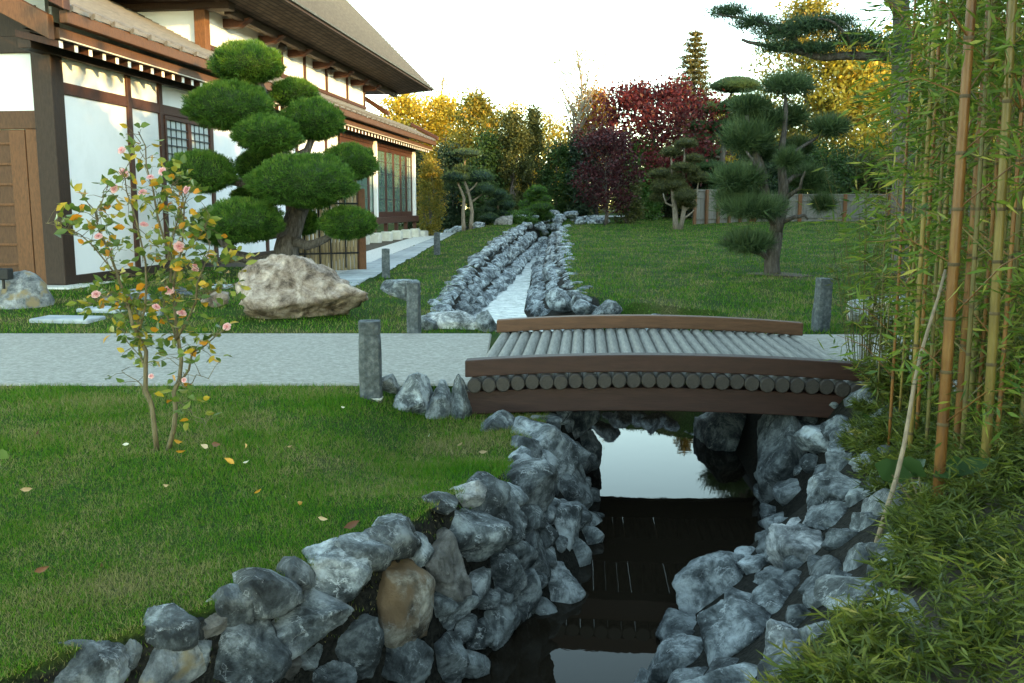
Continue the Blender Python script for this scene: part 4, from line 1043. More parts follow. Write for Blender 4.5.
# ------------------------------------------------------------------ cloud-pruned pine in front of the pavilion
fr = PxFrame(290, 268, 18.0); fr.p.z = gz(fr.p.x, fr.p.y)
fr.py = 207+(HC-fr.p.z)*F/18.0
T = thing('cloud_pruned_pine', fr.p, 'large cloud-pruned pine with big round green pads in front of the white pavilion', 'tree')
tr = MB(); rs = random.Random(3)
def limb(pts, r0, r1, dys=None, n=9):
    P = [fr(x,y,(dys[i] if dys else 0)) for i,(x,y) in enumerate(pts)]
    Q = []
    for i in range(len(P)-1):
        for t in (0,.5): Q.append(P[i].lerp(P[i+1], t)+Vector((rs.uniform(-.02,.02),rs.uniform(-.02,.02),rs.uniform(-.015,.015)))*(1 if t else 0))
    Q.append(P[-1]); m = len(Q)-1
    tr.tube(Q, [r0+(r1-r0)*i/m for i in range(m+1)], n)
limb([(288,272),(286,250),(292,225),(300,205),(290,180),(275,150),(268,110),(262,90),(252,70)], .26, .06, [0,0,.05,.1,.1,.1,.05,0,0])
limb([(286,255),(262,262),(240,255),(225,240),(215,225)], .15, .05, [0,-.1,-.2,-.2,-.1])
limb([(292,228),(270,235),(258,225),(255,210)], .12, .05, [0,-.4,-.6,-.7])
limb([(300,205),(318,200),(330,190)], .14, .06, [0,-.3,-.6])
limb([(290,240),(310,245),(330,238),(345,222)], .11, .05, [0,-.3,-.4,-.4])
limb([(285,165),(305,150),(312,125)], .10, .05, [0,.2,.3])
limb([(276,150),(250,140),(240,115)], .10, .05, [0,-.2,-.3])
limb([(292,190),(255,185),(225,180),(208,172)], .12, .05, [0,.1,.1,0])
limb([(330,192),(345,175),(343,160)], .09, .05, [-.2,.3,.6])
tr.build('trunk', M['bark'], T, smooth=True)
PADS = [(249,63,37,21,-.1),(286,88,25,15,.7),(234,107,45,25,-.3),(309,118,33,22,.3),(275,136,34,19,-.6),(208,172,35,22,-.4),(254,164,32,22,.9),
        (312,181,53,28,-.7),(343,160,30,20,.7),(258,219,39,22,-.9),(352,222,29,17,-.5),(212,226,32,22,.6),(300,222,13,14,.5),(235,195,22,13,1.2)]
for i,(x,y,rx,ry,dy) in enumerate(PADS):
    k = fr.k; c = fr(x, y+ry*.12, dy)
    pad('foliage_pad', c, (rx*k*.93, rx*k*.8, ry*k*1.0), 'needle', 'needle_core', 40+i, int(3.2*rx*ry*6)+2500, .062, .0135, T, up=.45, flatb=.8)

# ------------------------------------------------------------------ blue-green garden pine on the right lawn
fr = PxFrame(773, 275)
T = thing('garden_pine', fr.p, 'crooked garden pine with blue-green needle pads standing on the right lawn', 'tree')
tr = MB()
limb([(773,277),(772,262),(775,245),(777,228),(770,205),(764,185),(757,160),(750,135),(747,115)], .16, .03, n=9)
limb([(776,232),(783,210),(785,185),(783,160),(786,130),(787,95)], .13, .03, [0,.05,.1,.1,.1,.1])
limb([(773,262),(760,253),(748,250),(735,243),(722,238)], .06, .02, [0,-.1,-.15,-.2,-.2])
limb([(777,226),(765,216),(755,212),(745,206)], .06, .02, [0,-.2,-.3,-.3])
limb([(778,224),(793,217),(803,215),(806,219)], .05, .02, [0,-.1,-.1,-.1])
limb([(766,190),(755,172),(748,160),(742,152)], .05, .015, [0,-.2,-.3,-.3])
limb([(785,185),(797,176),(812,174),(818,178)], .05, .015, [.1,.2,.3,.3])
limb([(784,160),(800,150),(820,138),(834,128)], .05, .015, [.1,.2,.3,.3])
limb([(785,200),(797,188),(800,172)], .05, .015, [.1,-.2,-.3])
limb([(764,185),(770,172),(762,150)], .05, .015, [0,.3,.3])
tr.build('trunk', M['bark'], T, smooth=True)
PB = [(744,241,30,13,-.2),(749,207,40,15,-.3),(735,178,30,17,-.2),(741,196,28,12,.2),(748,138,30,24,0),(764,119,30,16,.3),(752,104,22,12,.1),(789,84,30,12,.1),(835,125,23,12,.3),(797,114,18,13,.4),
      (815,178,26,16,.4),(829,203,12,8,.3),(782,160,12,9,-.4),(768,150,18,14,.6),(808,145,16,10,.6)]
for i,(x,y,rx,ry,dy) in enumerate(PB):
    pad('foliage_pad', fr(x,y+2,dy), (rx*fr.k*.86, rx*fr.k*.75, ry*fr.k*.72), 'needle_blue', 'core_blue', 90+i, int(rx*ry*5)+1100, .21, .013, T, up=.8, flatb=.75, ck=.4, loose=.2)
mb = MB(); V=[]; 
o = link('mulch_ring', rock_mesh('mulch_ring', (1.25,1.1,.07), M['soil'], 8, 3), None, fr.p+Vector((.1,.05,.0))); tag(o, kind='structure')

# small cloud trees near the fence and at the stream head
def cloud_tree(label, px, py, Y, pads, limbs, mat, core, seed, bark='bark_pale', r0=.09, name='cloud_pruned_tree', n=450, blade=(.11,.022)):
    global fr, tr
    fr = PxFrame(px, py, Y); fr.py = 207+(HC-fr.p.z)*F/Y; off = fr.py-py
    T = thing(name, fr.p, label, 'tree', None); tr = MB()
    for L_ in limbs: limb([(x,y+off) for x,y in L_[0]], L_[1], L_[2], None, 7)
    tr.build('trunk', M[bark], T, smooth=True)
    for i,(x,y,rx,ry) in enumerate(pads):
        dy = ((i*37)%7-3)*.15
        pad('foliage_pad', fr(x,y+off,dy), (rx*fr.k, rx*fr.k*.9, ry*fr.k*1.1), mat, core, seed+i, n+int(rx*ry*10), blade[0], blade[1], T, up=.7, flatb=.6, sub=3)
    return T
cloud_tree('multi-stemmed cloud-pruned tree with small olive pads left of the fence', 677, 221, 36,
  [(684,137,11,4.5),(671,145,11,4.5),(695,151,9,4),(664,166,13,5),(680,160,10,4),(699,170,11,5),(663,180,11,8),(683,189,11,8),(676,178,10,6),(688,197,9,5),(660,190,8,5),(690,163,8,4),(676,170,8,4)],
  [([(676,222),(675,205),(673,190),(672,170),(671,148)],.13,.03),([(680,222),(684,200),(683,180),(684,160),(684,140)],.10,.03),([(682,205),(692,195),(697,183),(699,172)],.06,.02),([(675,200),(666,195),(663,185)],.05,.02),([(681,212),(690,206),(694,202)],.05,.02)],
  'needle_olive', 'core_olive', 300)
cloud_tree('tall dark cloud-pruned pine with flat layered pads behind the plank fence', 722, 212, 46,
  [(734,80,26,9),(714,102,15,7),(700,132,16,7),(705,145,20,7),(704,159,20,6),(727,120,20,9),(712,172,16,6),(736,98,18,8),(699,119,12,5),(742,112,18,9),(716,185,14,7)],
  [([(722,214),(724,180),(722,150),(726,120),(728,95),(733,82)],.2,.05),([(722,150),(712,147),(704,145)],.08,.03),([(726,118),(718,108),(714,102)],.08,.03),([(724,168),(712,162),(702,160)],.08,.03)],
  'needle_mid', 'needle_core', 330, bark='bark')
cloud_tree('slim cloud-pruned pine with pale crooked stems by the far rocks', 468, 222, 41,
  [(467,147,14,4.5),(456,170,14,6),(480,170,14,7),(475,184,11,6),(486,182,10,6),(462,162,9,4),(452,180,8,4)],
  [([(464,224),(463,205),(464,190),(459,178),(456,170)],.10,.03),([(471,224),(472,205),(470,190),(465,175),(464,160),(466,148)],.10,.03),([(471,195),(480,188),(487,182)],.05,.02),([(466,185),(475,178),(480,170)],.05,.02)],
  'needle_blue', 'core_blue', 350)
cloud_tree('small blue-green cloud shrub with stacked round pads at the stream head', 499, 218, 42,
  [(498,189,9,4),(504,194,8,4),(493,199,8,4),(498,202,9,4),(507,200,8,5),(490,205,8,4),(498,210,10,5),(489,213,10,4.5),(505,208,8,4.5)],
  [([(499,220),(498,205),(498,190)],.08,.03),([(499,214),(492,206)],.05,.02),([(499,212),(506,203)],.05,.02)], 'needle_mid', 'core_blue', 370, name='cloud_shrub')
cloud_tree('small light green cloud shrub with layered pads right of the stream head', 535, 216, 43.5,
  [(537,185,9,4),(533,190,9,4),(540,194,11,4.5),(530,199,11,5),(541,202,12,5),(534,207,15,6),(540,211,14,6)],
  [([(535,218),(536,203),(537,187)],.08,.03)], 'needle', 'needle_core', 380, name='cloud_shrub')

# ------------------------------------------------------------------ trees and shrubs of the background
def T_(name, label, px, Y, top, wpx, mat, seed, kind='tree', **kw):
    p = at(px, Y); h = (207-top)*Y/F+HC-p.z; w_ = wpx*Y/F
    f = shrub if kind == 'shrub' else broadleaf
    return f(name, label, p.x, Y, h, w_, mat, seed, **kw)
GBG = 'autumn trees behind the garden'
T_('birch', 'yellow autumn tree rising just right of the pavilion roof end', 408, 56, 92, 70, 'yellow', 1, n=5200, bare=.2, limbs=22, bark='bark_pale', group=GBG, leaf=.2)
T_('birch', 'thin half-bare tree with a few leaves poking above the yellow trees by the roof', 437, 60, 62, 30, 'yellow', 2, n=450, bare=.35, limbs=16, bark='bark_pale', group=GBG, leaf=.13)
T_('birch', 'broad yellow tree between the pavilion and the golden tree', 447, 58, 93, 62, 'yellow', 3, n=5200, bare=.15, limbs=22, bark='bark_pale', group=GBG, leaf=.2)
T_('autumn_tree', 'dense golden green tree behind the slim cloud-pruned pine', 482, 52, 90, 58, 'gold', 4, n=6500, bare=.1, limbs=24, group=GBG)
T_('birch', 'pale twiggy tree with thin yellow foliage behind the stream head', 512, 57, 98, 48, 'yellow', 5, n=2300, bare=.2, limbs=24, bark='bark_pale', group=GBG, leaf=.13)
T_('birch', 'pale twiggy yellow tree left of the tall half-bare tree', 545, 60, 108, 50, 'yellow', 6, n=2600, bare=.15, limbs=22, bark='bark_pale', group=GBG, leaf=.13)
T_('half_bare_tree', 'tall half-bare tree with upright twigs left of the red maple', 580, 50, 52, 62, 'gold', 7, n=900, bare=.3, limbs=34, bark='bark_pale', group=GBG, leaf=.11, up=1.5)
T_('autumn_tree', 'orange bronze tree in front of the tall half-bare tree', 596, 52, 88, 60, 'orange', 8, n=3600, bare=.35, limbs=22, group=GBG)
T_('autumn_tree', 'golden tree glimpsed right of the spruce behind the dark cloud pine', 745, 62, 100, 76, 'yellow', 9, leaf=.26, n=6500, bare=.15, limbs=20, group=GBG)
T_('autumn_tree', 'tall golden tree above the right lawn, behind the long pine branch', 795, 58, -6, 84, 'gold', 10, leaf=.22, n=6500, bare=.2, limbs=26, group=GBG)
T_('autumn_tree', 'yellow tree right of the tall golden one behind the bamboo', 848, 56, 40, 96, 'yellow', 11, leaf=.26, n=8500, bare=.1, limbs=26, group=GBG)
T_('autumn_tree', 'golden tree behind the bamboo stems near the grey trunk', 905, 58, 30, 96, 'yellow', 12, leaf=.26, n=8000, bare=.1, limbs=26, group=GBG)
T_('autumn_tree', 'yellow tree behind the densest bamboo at the right edge', 968, 56, 20, 96, 'gold', 13, leaf=.26, n=8000, bare=.1, limbs=24, group=GBG)
T_('autumn_tree', 'yellow tree behind the bamboo beyond the right edge', 1040, 58, 10, 90, 'gold', 14, n=4000, bare=.1, limbs=22, group=GBG)
T_('olive_tree', 'low olive green tree under the yellow tree right of the tall golden one', 858, 52, 165, 90, 'olive', 15, n=5600, bare=.05, limbs=24)
T_('olive_tree', 'low dark tree behind the long fence and the blue-green pine', 800, 50, 158, 90, 'green', 16, n=6000, bare=.05, limbs=26)
T_('olive_tree', 'low olive tree behind the fence at the far right', 935, 50, 165, 110, 'olive', 17, n=6000, bare=.05, limbs=26)
T_('red_maple', 'large red-leaved maple in the middle background', 655, 47, 86, 116, 'red', 18, n=6500, bare=.12, limbs=36, leaf=.19, sig=.06)
T_('small_red_maple', 'small dark purple-red maple on the lawn edge by the rock heap', 605, 40, 132, 62, 'dark_red', 19, n=3600, bare=.10, limbs=26, leaf=.13, sig=.07, up=1.0)
T_('hedge_shrub', 'bright green upright shrub between the two red maples', 640, 46, 146, 48, 'bright_green', 20, 'shrub', n=4200, leaf=.15, shape='column')
T_('hedge_shrub', 'low olive shrub at the foot of the bright green upright one', 627, 42, 178, 34, 'olive', 21, 'shrub', n=2400, leaf=.12)
T_('columnar_shrub', 'slim olive yellow columnar shrub right of the veranda post', 431, 43, 158, 31, 'gold', 22, 'shrub', n=3600, leaf=.11, shape='column')
T_('hedge_shrub', 'dark evergreen behind the columnar shrub at the pavilion end', 413, 50, 148, 40, 'dark_green', 23, 'shrub', n=3600, leaf=.16, shape='column')
T_('hedge_shrub', 'dark evergreen between the columnar shrub and the slim cloud pine', 450, 49, 150, 40, 'dark_green', 24, 'shrub', n=3800, leaf=.16, shape='column')
T_('hedge_shrub', 'mid green shrub mass behind the slim cloud-pruned pine', 485, 48, 140, 46, 'green', 25, 'shrub', n=4400, leaf=.16, shape='column')
T_('hedge_shrub', 'tall olive green shrub behind the blue-green cloud shrub', 513, 48, 120, 40, 'olive', 26, 'shrub', n=4600, leaf=.15, shape='column')
T_('conical_evergreen', 'tapering dark olive evergreen in front of the pale twiggy trees', 532, 50, 112, 36, 'olive', 27, 'shrub', n=4600, leaf=.14, shape='cone', cat='tree')
T_('hedge_shrub', 'dark green shrub behind the light green cloud shrub', 558, 48, 150, 46, 'green', 28, 'shrub', n=4400, leaf=.15, shape='column')
T_('hedge_shrub', 'dark evergreen mass left of the small purple-red maple', 583, 47, 140, 40, 'dark_green', 29, 'shrub', n=4200, leaf=.16, shape='column')
T_('hedge_shrub', 'dark evergreen behind the multi-stemmed cloud tree', 708, 48, 165, 50, 'dark_green', 30, 'shrub', n=4200, leaf=.16)
T_('hedge_shrub', 'dark evergreen in the shade behind the large red maple', 668, 50, 160, 60, 'dark_green', 31, 'shrub', n=4200, leaf=.16)
T_('hedge_shrub', 'dark evergreen behind the plank fence corner', 755, 49, 150, 60, 'dark_green', 32, 'shrub', n=4600, leaf=.16)
T_('low_shrub', 'low bright green spreading shrub by the round brown stone', 520, 41.5, 210, 36, 'bright_green', 33, 'shrub', n=1800, leaf=.09)
T_('low_shrub', 'low dark green shrub at the foot of the slim cloud pine', 478, 42.5, 208, 30, 'green', 34, 'shrub', n=1500, leaf=.10)

# spruce; its sunlit tip is painted as paler needles towards the top
def spruce(label, px, Y, top, wpx, seed):
    rng = np.random.default_rng(seed); rs = random.Random(seed); p = at(px, Y); h = (207-top)*Y/F+HC-p.z; w_ = wpx*Y/F
    T = thing('spruce', p, label, 'tree'); mb = MB(); mb.tube([(0,0,0),(0,0,h*.5),(0,0,h)], [.2,.12,.02], 8)
    P, A, tone = [], [], []
    nl = 32
    for i in range(nl):
        f = .08+.91*i/nl; ln0 = w_/2*(1-f)**.75+.10
        for j in range(9):
            az = j*2*PI/9+i*.7+rs.uniform(-.2,.2); ln = ln0*rs.uniform(.7,1.15)
            z0 = f*h
            q = Vector((math.cos(az)*ln, math.sin(az)*ln, -ln*.15+ln*.12)); st = Vector((0,0,z0))
            mb.tube([st, st+q*.6+Vector((0,0,-.05*ln)), st+q], [.03,.02,.008], 4, caps=False)
            m = int(18+ln*42)
            for _ in range(m):
                t = rs.uniform(.15,1.05); c = st+q*t
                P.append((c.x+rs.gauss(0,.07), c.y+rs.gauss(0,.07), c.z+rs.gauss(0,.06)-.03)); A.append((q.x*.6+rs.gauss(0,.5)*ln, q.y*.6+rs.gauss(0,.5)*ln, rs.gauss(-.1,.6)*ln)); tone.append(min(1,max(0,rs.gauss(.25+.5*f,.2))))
    mb.build('trunk', M['bark'], T); crown('crown', P, .2, .06, M['spruce'], rng, T, tone, axis=np.array(A))
spruce('narrow pointed spruce behind the red maple, tallest spire against the sky', 690, 52, 34, 96, 5)

# pine at the right with the long branch reaching over the lawn
fr = PxFrame(905, 330, 13.5); fr.py = 207+(HC-fr.p.z)*F/13.5
T = thing('overhanging_pine', fr.p, 'tall grey-trunked pine behind the bamboo with a long branch reaching left', 'tree'); tr = MB()
limb([(903,336),(904,280),(901,220),(904,150),(900,90),(902,30),(897,-40),(900,-120)], .17, .10, n=10)
limb([(902,60),(880,57),(850,58),(820,60),(800,55),(775,52),(752,46),(738,42)], .075, .02, [0,-.1,-.2,-.2,-.2,-.2,-.2,-.2])
limb([(800,55),(785,38),(760,28),(735,22),(712,18)], .035, .012, [-.2,-.3,-.3,-.3,-.3])
limb([(850,58),(838,42),(822,30),(806,26)], .03, .012, [-.2,-.4,-.5,-.5])
limb([(902,45),(925,30),(950,22),(980,5)], .06, .02, [0,.2,.3,.4])
limb([(901,20),(880,0),(850,-15),(820,-25)], .06, .02, [0,-.2,-.3,-.3])
tr.build('trunk', M['bark'], T, smooth=True)
rng = np.random.default_rng(4)
for i,(x,y,rx,ry,n) in enumerate([(723,19,18,7,900),(748,30,20,8,1000),(775,40,24,10,1300),(800,33,24,9,1200),(826,30,24,9,1300),(845,44,26,10,1200),(775,54,22,6,800),(812,55,22,7,900),(870,50,22,9,900),(950,18,30,12,1300),(985,0,28,12,1200),(840,-18,40,12,1200)]):
    k = fr.k; P = np.array(fr(x,y-3,-.25))+rng.normal(0,.5,(n,3))*np.array([rx*k,rx*k*.8,ry*k*.7])
    ax = rng.normal(0,.7,(n,3))+np.array([0,0,.6]); V, Fq = blade_tris(P, ax, .13*rng.uniform(.6,1.3,n), .012, rng)
    link('needle_tuft', np_mesh('needle_tuft', V, Fq, M['needle_mid'], tone=np.clip(rng.normal(.4,.25,n),0,1)), T)

# the wood beyond the garden: one unbroken mass of far foliage
rng = np.random.default_rng(77); P = []; tn = []
for i in range(230):
    x = rng.uniform(-22,48); y = rng.uniform(64,76); h = rng.uniform(3.0,7.2)+1.2*mnoise.noise((x*.12,0,1)); ct = rng.normal(0,.15)
    q = np.stack([x+rng.normal(0,1.1,380), y+rng.normal(0,.9,380), .7+h*rng.uniform(0,1,380)**.8], 1); P.append(q); tn.append(np.clip(rng.normal(.4,.2,380)+ct,0,1))
o = crown('far_wood', np.concatenate(P), .34, .2, M['gold'], rng, None, np.concatenate(tn))
tag(o, 'far mass of golden green wood behind all the garden trees', 'wood', None, 'stuff')

# ------------------------------------------------------------------ camellia
fr = PxFrame(163, 450); fr.py = 450
T = thing('camellia', fr.p, 'slender camellia bush with pink flowers and yellowing leaves on the front lawn', 'shrub'); tr = MB(); rs = random.Random(11)
BRC = [([(157,451),(152,405),(146,370),(138,335),(130,310),(120,280),(110,250),(98,222),(90,204)],.0165,.003),
 ([(168,451),(175,410),(178,380),(176,340),(172,300),(168,260),(152,215),(140,165),(131,130)],.0155,.003),
 ([(146,370),(134,352),(128,325),(126,300)],.008,.003),([(178,385),(193,352),(212,340),(226,330)],.008,.002),([(176,340),(200,300),(212,265),(222,240)],.008,.002),
 ([(172,300),(186,250),(193,205),(196,192)],.008,.002),([(138,335),(150,285),(147,235),(138,192),(135,170)],.008,.002),([(168,260),(179,220),(184,188)],.006,.002),
 ([(120,280),(102,245),(88,228),(76,222)],.005,.0015),([(130,310),(112,300),(97,296),(88,305)],.005,.002),([(176,340),(160,310),(158,280),(163,250)],.006,.002),
 ([(200,300),(215,290),(232,285)],.004,.0015),([(146,370),(120,345),(108,330)],.004,.0015),([(152,405),(140,385),(128,378),(118,372)],.004,.0015),
 ([(186,250),(202,232),(210,215)],.004,.0015),([(178,380),(190,385),(205,370),(222,372)],.004,.0015),([(212,265),(226,262),(236,262)],.003,.0015),([(152,215),(160,190),(168,172)],.004,.0015),([(98,222),(104,200),(110,185)],.004,.0015),([(172,400),(195,405),(215,412),(220,418)],.003,.001)]
tips = []
for j,(pts,r0,r1) in enumerate(BRC):
    dys = [0]; s_ = rs.uniform(-.16,.16)
    dys = [s_*i/(len(pts)-1)*(2.2 if j > 1 else 1) for i in range(len(pts))]
    limb(pts, r0, r1, dys, 7)
    a0 = 3 if j < 2 else 1
    for i in range(a0, len(pts)):
        p0, p1 = fr(*pts[i-1], dys[i-1]), fr(*pts[i], dys[i])
        for _ in range(10 if pts[i][1] < 345 else 2):
            tips.append((p0.lerp(p1, rs.random()), (p1-p0).normalized()))
tw = MB(); P, A = [], []
for c, d in tips:
    off = Vector((rs.gauss(0,1), rs.gauss(0,1), rs.gauss(.35,.7))).normalized()*rs.uniform(.04,.13)
    e = c+off; tr.tube([c, c+off*.6+Vector((0,0,.008)), e], [.0022,.0016,.001], 4, caps=False)
    for _ in range(rs.choice([1,2,2,3])):
        ad = (off.normalized()*.6+Vector((rs.gauss(0,1),rs.gauss(0,1),rs.gauss(-.2,.5)))*.6).normalized()
        P.append(e+ad*.025+Vector((rs.gauss(0,.012),rs.gauss(0,.012),rs.gauss(0,.012)))); A.append(ad)
tr.build('stems', M['bark_green'], T, smooth=True)
rng = np.random.default_rng(12); P = np.array([p[:] for p in P]); A = np.array([a[:] for a in A])
def cam_leaves(P, A, L_, W_, rng):
    n = len(P); b = np.cross(A, unit(n, rng)); b /= np.linalg.norm(b, axis=1, keepdims=True); nn = np.cross(A, b)
    l = L_*rng.uniform(.65,1.25,(n,1)); w2 = W_*rng.uniform(.7,1.15,(n,1))
    V = np.empty((n,7,3)); cu = rng.uniform(-.25,.1,(n,1))
    V[:,0] = P-A*l*.5; V[:,1] = P-A*l*.18+b*w2*.5+nn*w2*.16; V[:,2] = P+A*l*.15+b*w2*.46+nn*w2*.16; V[:,3] = P+A*l*.5+nn*l*cu
    V[:,4] = P+A*l*.15-b*w2*.46+nn*w2*.16; V[:,5] = P-A*l*.18-b*w2*.5+nn*w2*.16; V[:,6] = P+nn*0
    i0 = np.arange(n)[:,None]*7
    Fc = np.concatenate([i0+np.array([q]) for q in ([0,6,1,1],)]) if False else None
    tri = np.concatenate([i0+np.array([q]) for q in ((0,6,1),(1,6,2),(2,6,3),(3,6,4),(4,6,5),(5,6,0))]).reshape(-1,3)
    return V.reshape(-1,3), tri
V, Fc = cam_leaves(P, A, .062, .034, rng); tl = np.clip(rng.choice([.15,.35,.5,.62,.8,.95], len(P), p=[.18,.26,.2,.16,.12,.08])+rng.normal(0,.05,len(P)),0,1)
link('foliage', np_mesh('foliage', V, Fc, M['cam_leaf'], tone=np.tile(tl,6), smooth=True), T)
def flower_mesh(seed):
    rng = np.random.default_rng(seed); V, Fc, tn = [], [], []
    for ring,(n,tilt,ln) in enumerate([(6,.25,.036),(6,.7,.032),(5,1.15,.024)]):
        for i in range(n):
            a = 2*PI*(i+ring*.5)/n+rng.uniform(-.2,.2); tl_ = tilt+rng.uniform(-.12,.12); o_ = len(V)
            u = np.array([math.cos(a)*math.cos(tl_), math.sin(a)*math.cos(tl_), math.sin(tl_)]); s_ = np.array([-math.sin(a), math.cos(a), 0]); nn = np.cross(u, s_)
            for t,wf,cup in ((.05,.25,0),(.45,.85,-.12),(.8,.95,-.06),(1.0,.45,.05)):
                for sd in (-1,0,1): V.append(u*ln*t+s_*ln*.5*wf*sd-nn*ln*(.10*abs(sd)+cup))
            for q in range(3):
                for sd in range(2): Fc.append((o_+q*3+sd, o_+q*3+sd+1, o_+q*3+3+sd+1, o_+q*3+3+sd)); tn.append(min(1,max(0,.25+.22*q+rng.uniform(-.1,.2)-.1*ring)))
    return np_mesh('flower', V, Fc, M['petal'], tone=tn, smooth=True)
FM = [flower_mesh(i) for i in range(4)]
for i,(x,y) in enumerate([(131,152),(119,189),(131,174),(153,178),(167,172),(196,191),(149,225),(185,246),(195,271),(202,264),(110,253),(95,295),(171,290),(165,305),(187,312),(227,327),(154,375),(192,376),(143,193),(108,236)]):
    f_ = link('flower', FM[i%4], T, fr(x,y,rs.uniform(-.14,.02)))
    s_ = rs.uniform(.58,.88) if i not in (16,17) else .45
    f_.scale = (s_,)*3; f_.rotation_euler = (rs.uniform(.5,1.5), rs.uniform(-.5,.5), rs.uniform(-.8,.8))

# fallen leaves on the front lawn
LM = {}
for k in ('fall_orange','fall_tan','fall_brown','fall_pale'):
    V, Fc = cam_leaves(np.zeros((1,3)), np.array([[1.,0,0]]), .07, .04, np.random.default_rng(1)); LM[k] = np_mesh('fallen_leaf', V, Fc, M[k], tone=np.full(6,.5))
FL = [(178,447,'fall_orange','orange fallen leaf standing against the camellia stems',1.2),(181,457,'fall_orange','orange fallen leaf lying just below the camellia stems',1),(216,450,'fall_brown','dark brown curled leaf on the grass right of the camellia stems',1.3),
 (205,452,'fall_tan','tan leaf beside the dark brown curled leaf',1.2),(230,467,'fall_orange','large pale orange leaf on the lawn lower right of the camellia',1.2),(246,452,'fall_orange','small orange leaf on the lawn right of the brown curled leaf',.9),(246,468,'fall_pale','tiny pale petal right of the large pale orange leaf',.6),
 (126,450,'fall_pale','white petal on the grass left of the camellia stems',.7),(27,496,'fall_tan','tan leaf on the lawn near the left edge of the photo',1),(38,438,'fall_brown','brown leaf on the lawn near the path at the left',1),(166,492,'fall_tan','tan leaf on the lawn directly below the camellia',.8),(300,510,'fall_orange','orange leaf on the lawn above the long light grey rock',.9),
 (323,526,'fall_tan','tan leaf on the lawn between the orange one and the rock wall',.8),(286,504,'fall_tan','tan leaf beside the orange leaf above the rock wall',.7),(352,532,'fall_brown','brown twig-like leaf at the lawn edge above the tan rock',1.3),(483,457,'fall_tan','pinkish tan leaf on the grass near the big smooth boulder',1),(460,449,'fall_tan','pale tan leaf on the grass below the narrow rocks by the bridge',.8),
 (429,440,'fall_pale','pale leaf on the grass below the squat grey boulder',.7),(343,412,'fall_pale','pale leaf on the grass left of the front bollard',.7),(258,498,'fall_orange','rusty leaf in the middle of the front lawn',.7),(102,573,'fall_brown','reddish brown leaf low on the front lawn',.8),(42,578,'fall_brown','brown leaf low on the lawn at the left',1),(290,452,'fall_tan','tan leaf alone on the middle of the lawn',.6)]
for i,(x,y,k,lab,s_) in enumerate(FL):
    p = hit(x,y); o = link('fallen_leaf', LM[k], None, p+Vector((0,0,.035))); o.scale = (s_*.68,)*3
    o.rotation_euler = (rs.uniform(-.5,.3), rs.uniform(-.5,.2), rs.uniform(0,6.28)); tag(o, lab, 'leaf', 'fallen leaves on the front lawn')

# plant peeking in at the left edge
T = thing('leafy_plant', hit(-40,560), 'broad-leaved green plant peeking in at the left edge of the lawn', 'plant')
P = []; A = []; mb = MB()
for (x,y) in [(-12,438),(2,455),(-6,466),(-14,545),(2,600),(-8,612),(-16,590),(-25,500),(-30,450),(-32,580)]:
    d = Vector(aty(x,y,3.55))-T.location; P.append(d[:]); A.append((.8,rs.uniform(-.4,.4),-.35))
    mb.tube([(0,0,0), (d.x*.5-.03, d.y*.5, d.z*.7), d-Vector((.02,0,-.01))], [.005,.004,.002], 5)
mb.build('stems', M['bark_green'], T); A = np.array(A); A /= np.linalg.norm(A,axis=1,keepdims=True)
V, Fc = cam_leaves(np.array(P), A, .085, .04, rng); link('foliage', np_mesh('foliage', V, Fc, M['cam_leaf'], tone=np.tile(np.full(len(P),.3),6), smooth=True), T)

# ------------------------------------------------------------------ bamboo grove at the right
def bamboo(x, y, h, r, mat, seed, lean=(0,0), leaves=700, lo=.15, label='', spread=.5, leaf=.12):
    rng = np.random.default_rng(seed); rs = random.Random(seed); z = gz(x,y)
    T = thing('bamboo', (x,y,z), label, 'bamboo', 'bamboo stems of the grove'); mb = MB(); nds = []
    seg = .24; n = int(h/seg); pts = []
    for i in range(n+1):
        t = i/n; pts.append(Vector((lean[0]*h*(t+.4*t*t), lean[1]*h*(t+.4*t*t), i*seg-.05)))
    rr = lambda t: r*(1-.75*t**1.6)
    mb.tube(pts, [rr(i/n) for i in range(n+1)], 9)
    for i in range(1,n):
        d = (pts[i+1]-pts[i]).normalized(); q = rr(i/n)
        nd = MB(); nds.append(nd); nd.tube([pts[i]-d*.008, pts[i], pts[i]+d*.008], [q*1.0,q*1.13,q*1.0], 9, caps=False)
    P, A = [], []
    for i in range(max(1,int(n*lo)), n+1):
        for s_ in range(2 if i/n > .3 else 1):
            az = rs.uniform(0,6.28); ln = spread*rs.uniform(.5,1.1)*(1.1-.5*i/n)
            e = pts[i]+Vector((math.cos(az)*ln, math.sin(az)*ln, ln*rs.uniform(.1,.9)))
            mid = pts[i].lerp(e,.5)+Vector((0,0,.06)); mb.tube([pts[i], mid, e], [.004,.003,.0015], 4, caps=False)
            m = max(3,int(leaves/n*.7))
            for _ in range(m):
                t = rs.uniform(.25,1.1); c = pts[i].lerp(e,t); dr = Vector((math.cos(az)+rs.gauss(0,.8), math.sin(az)+rs.gauss(0,.8), rs.gauss(-.25,.5))).normalized()
                P.append((c+dr*leaf*.5+Vector((rs.gauss(0,.05),rs.gauss(0,.05),rs.gauss(0,.05))))[:]); A.append(dr[:])
    cu = mb.build('culm', M[mat], T, smooth=True)
    for q_ in nds: q_.build('node_ring', M['culm_node'], cu, smooth=True)
    crown('foliage', P, leaf, leaf*.14, M['bamboo_leaf'], rng, T, None, axis=np.array(A), fold=.2)
    return T
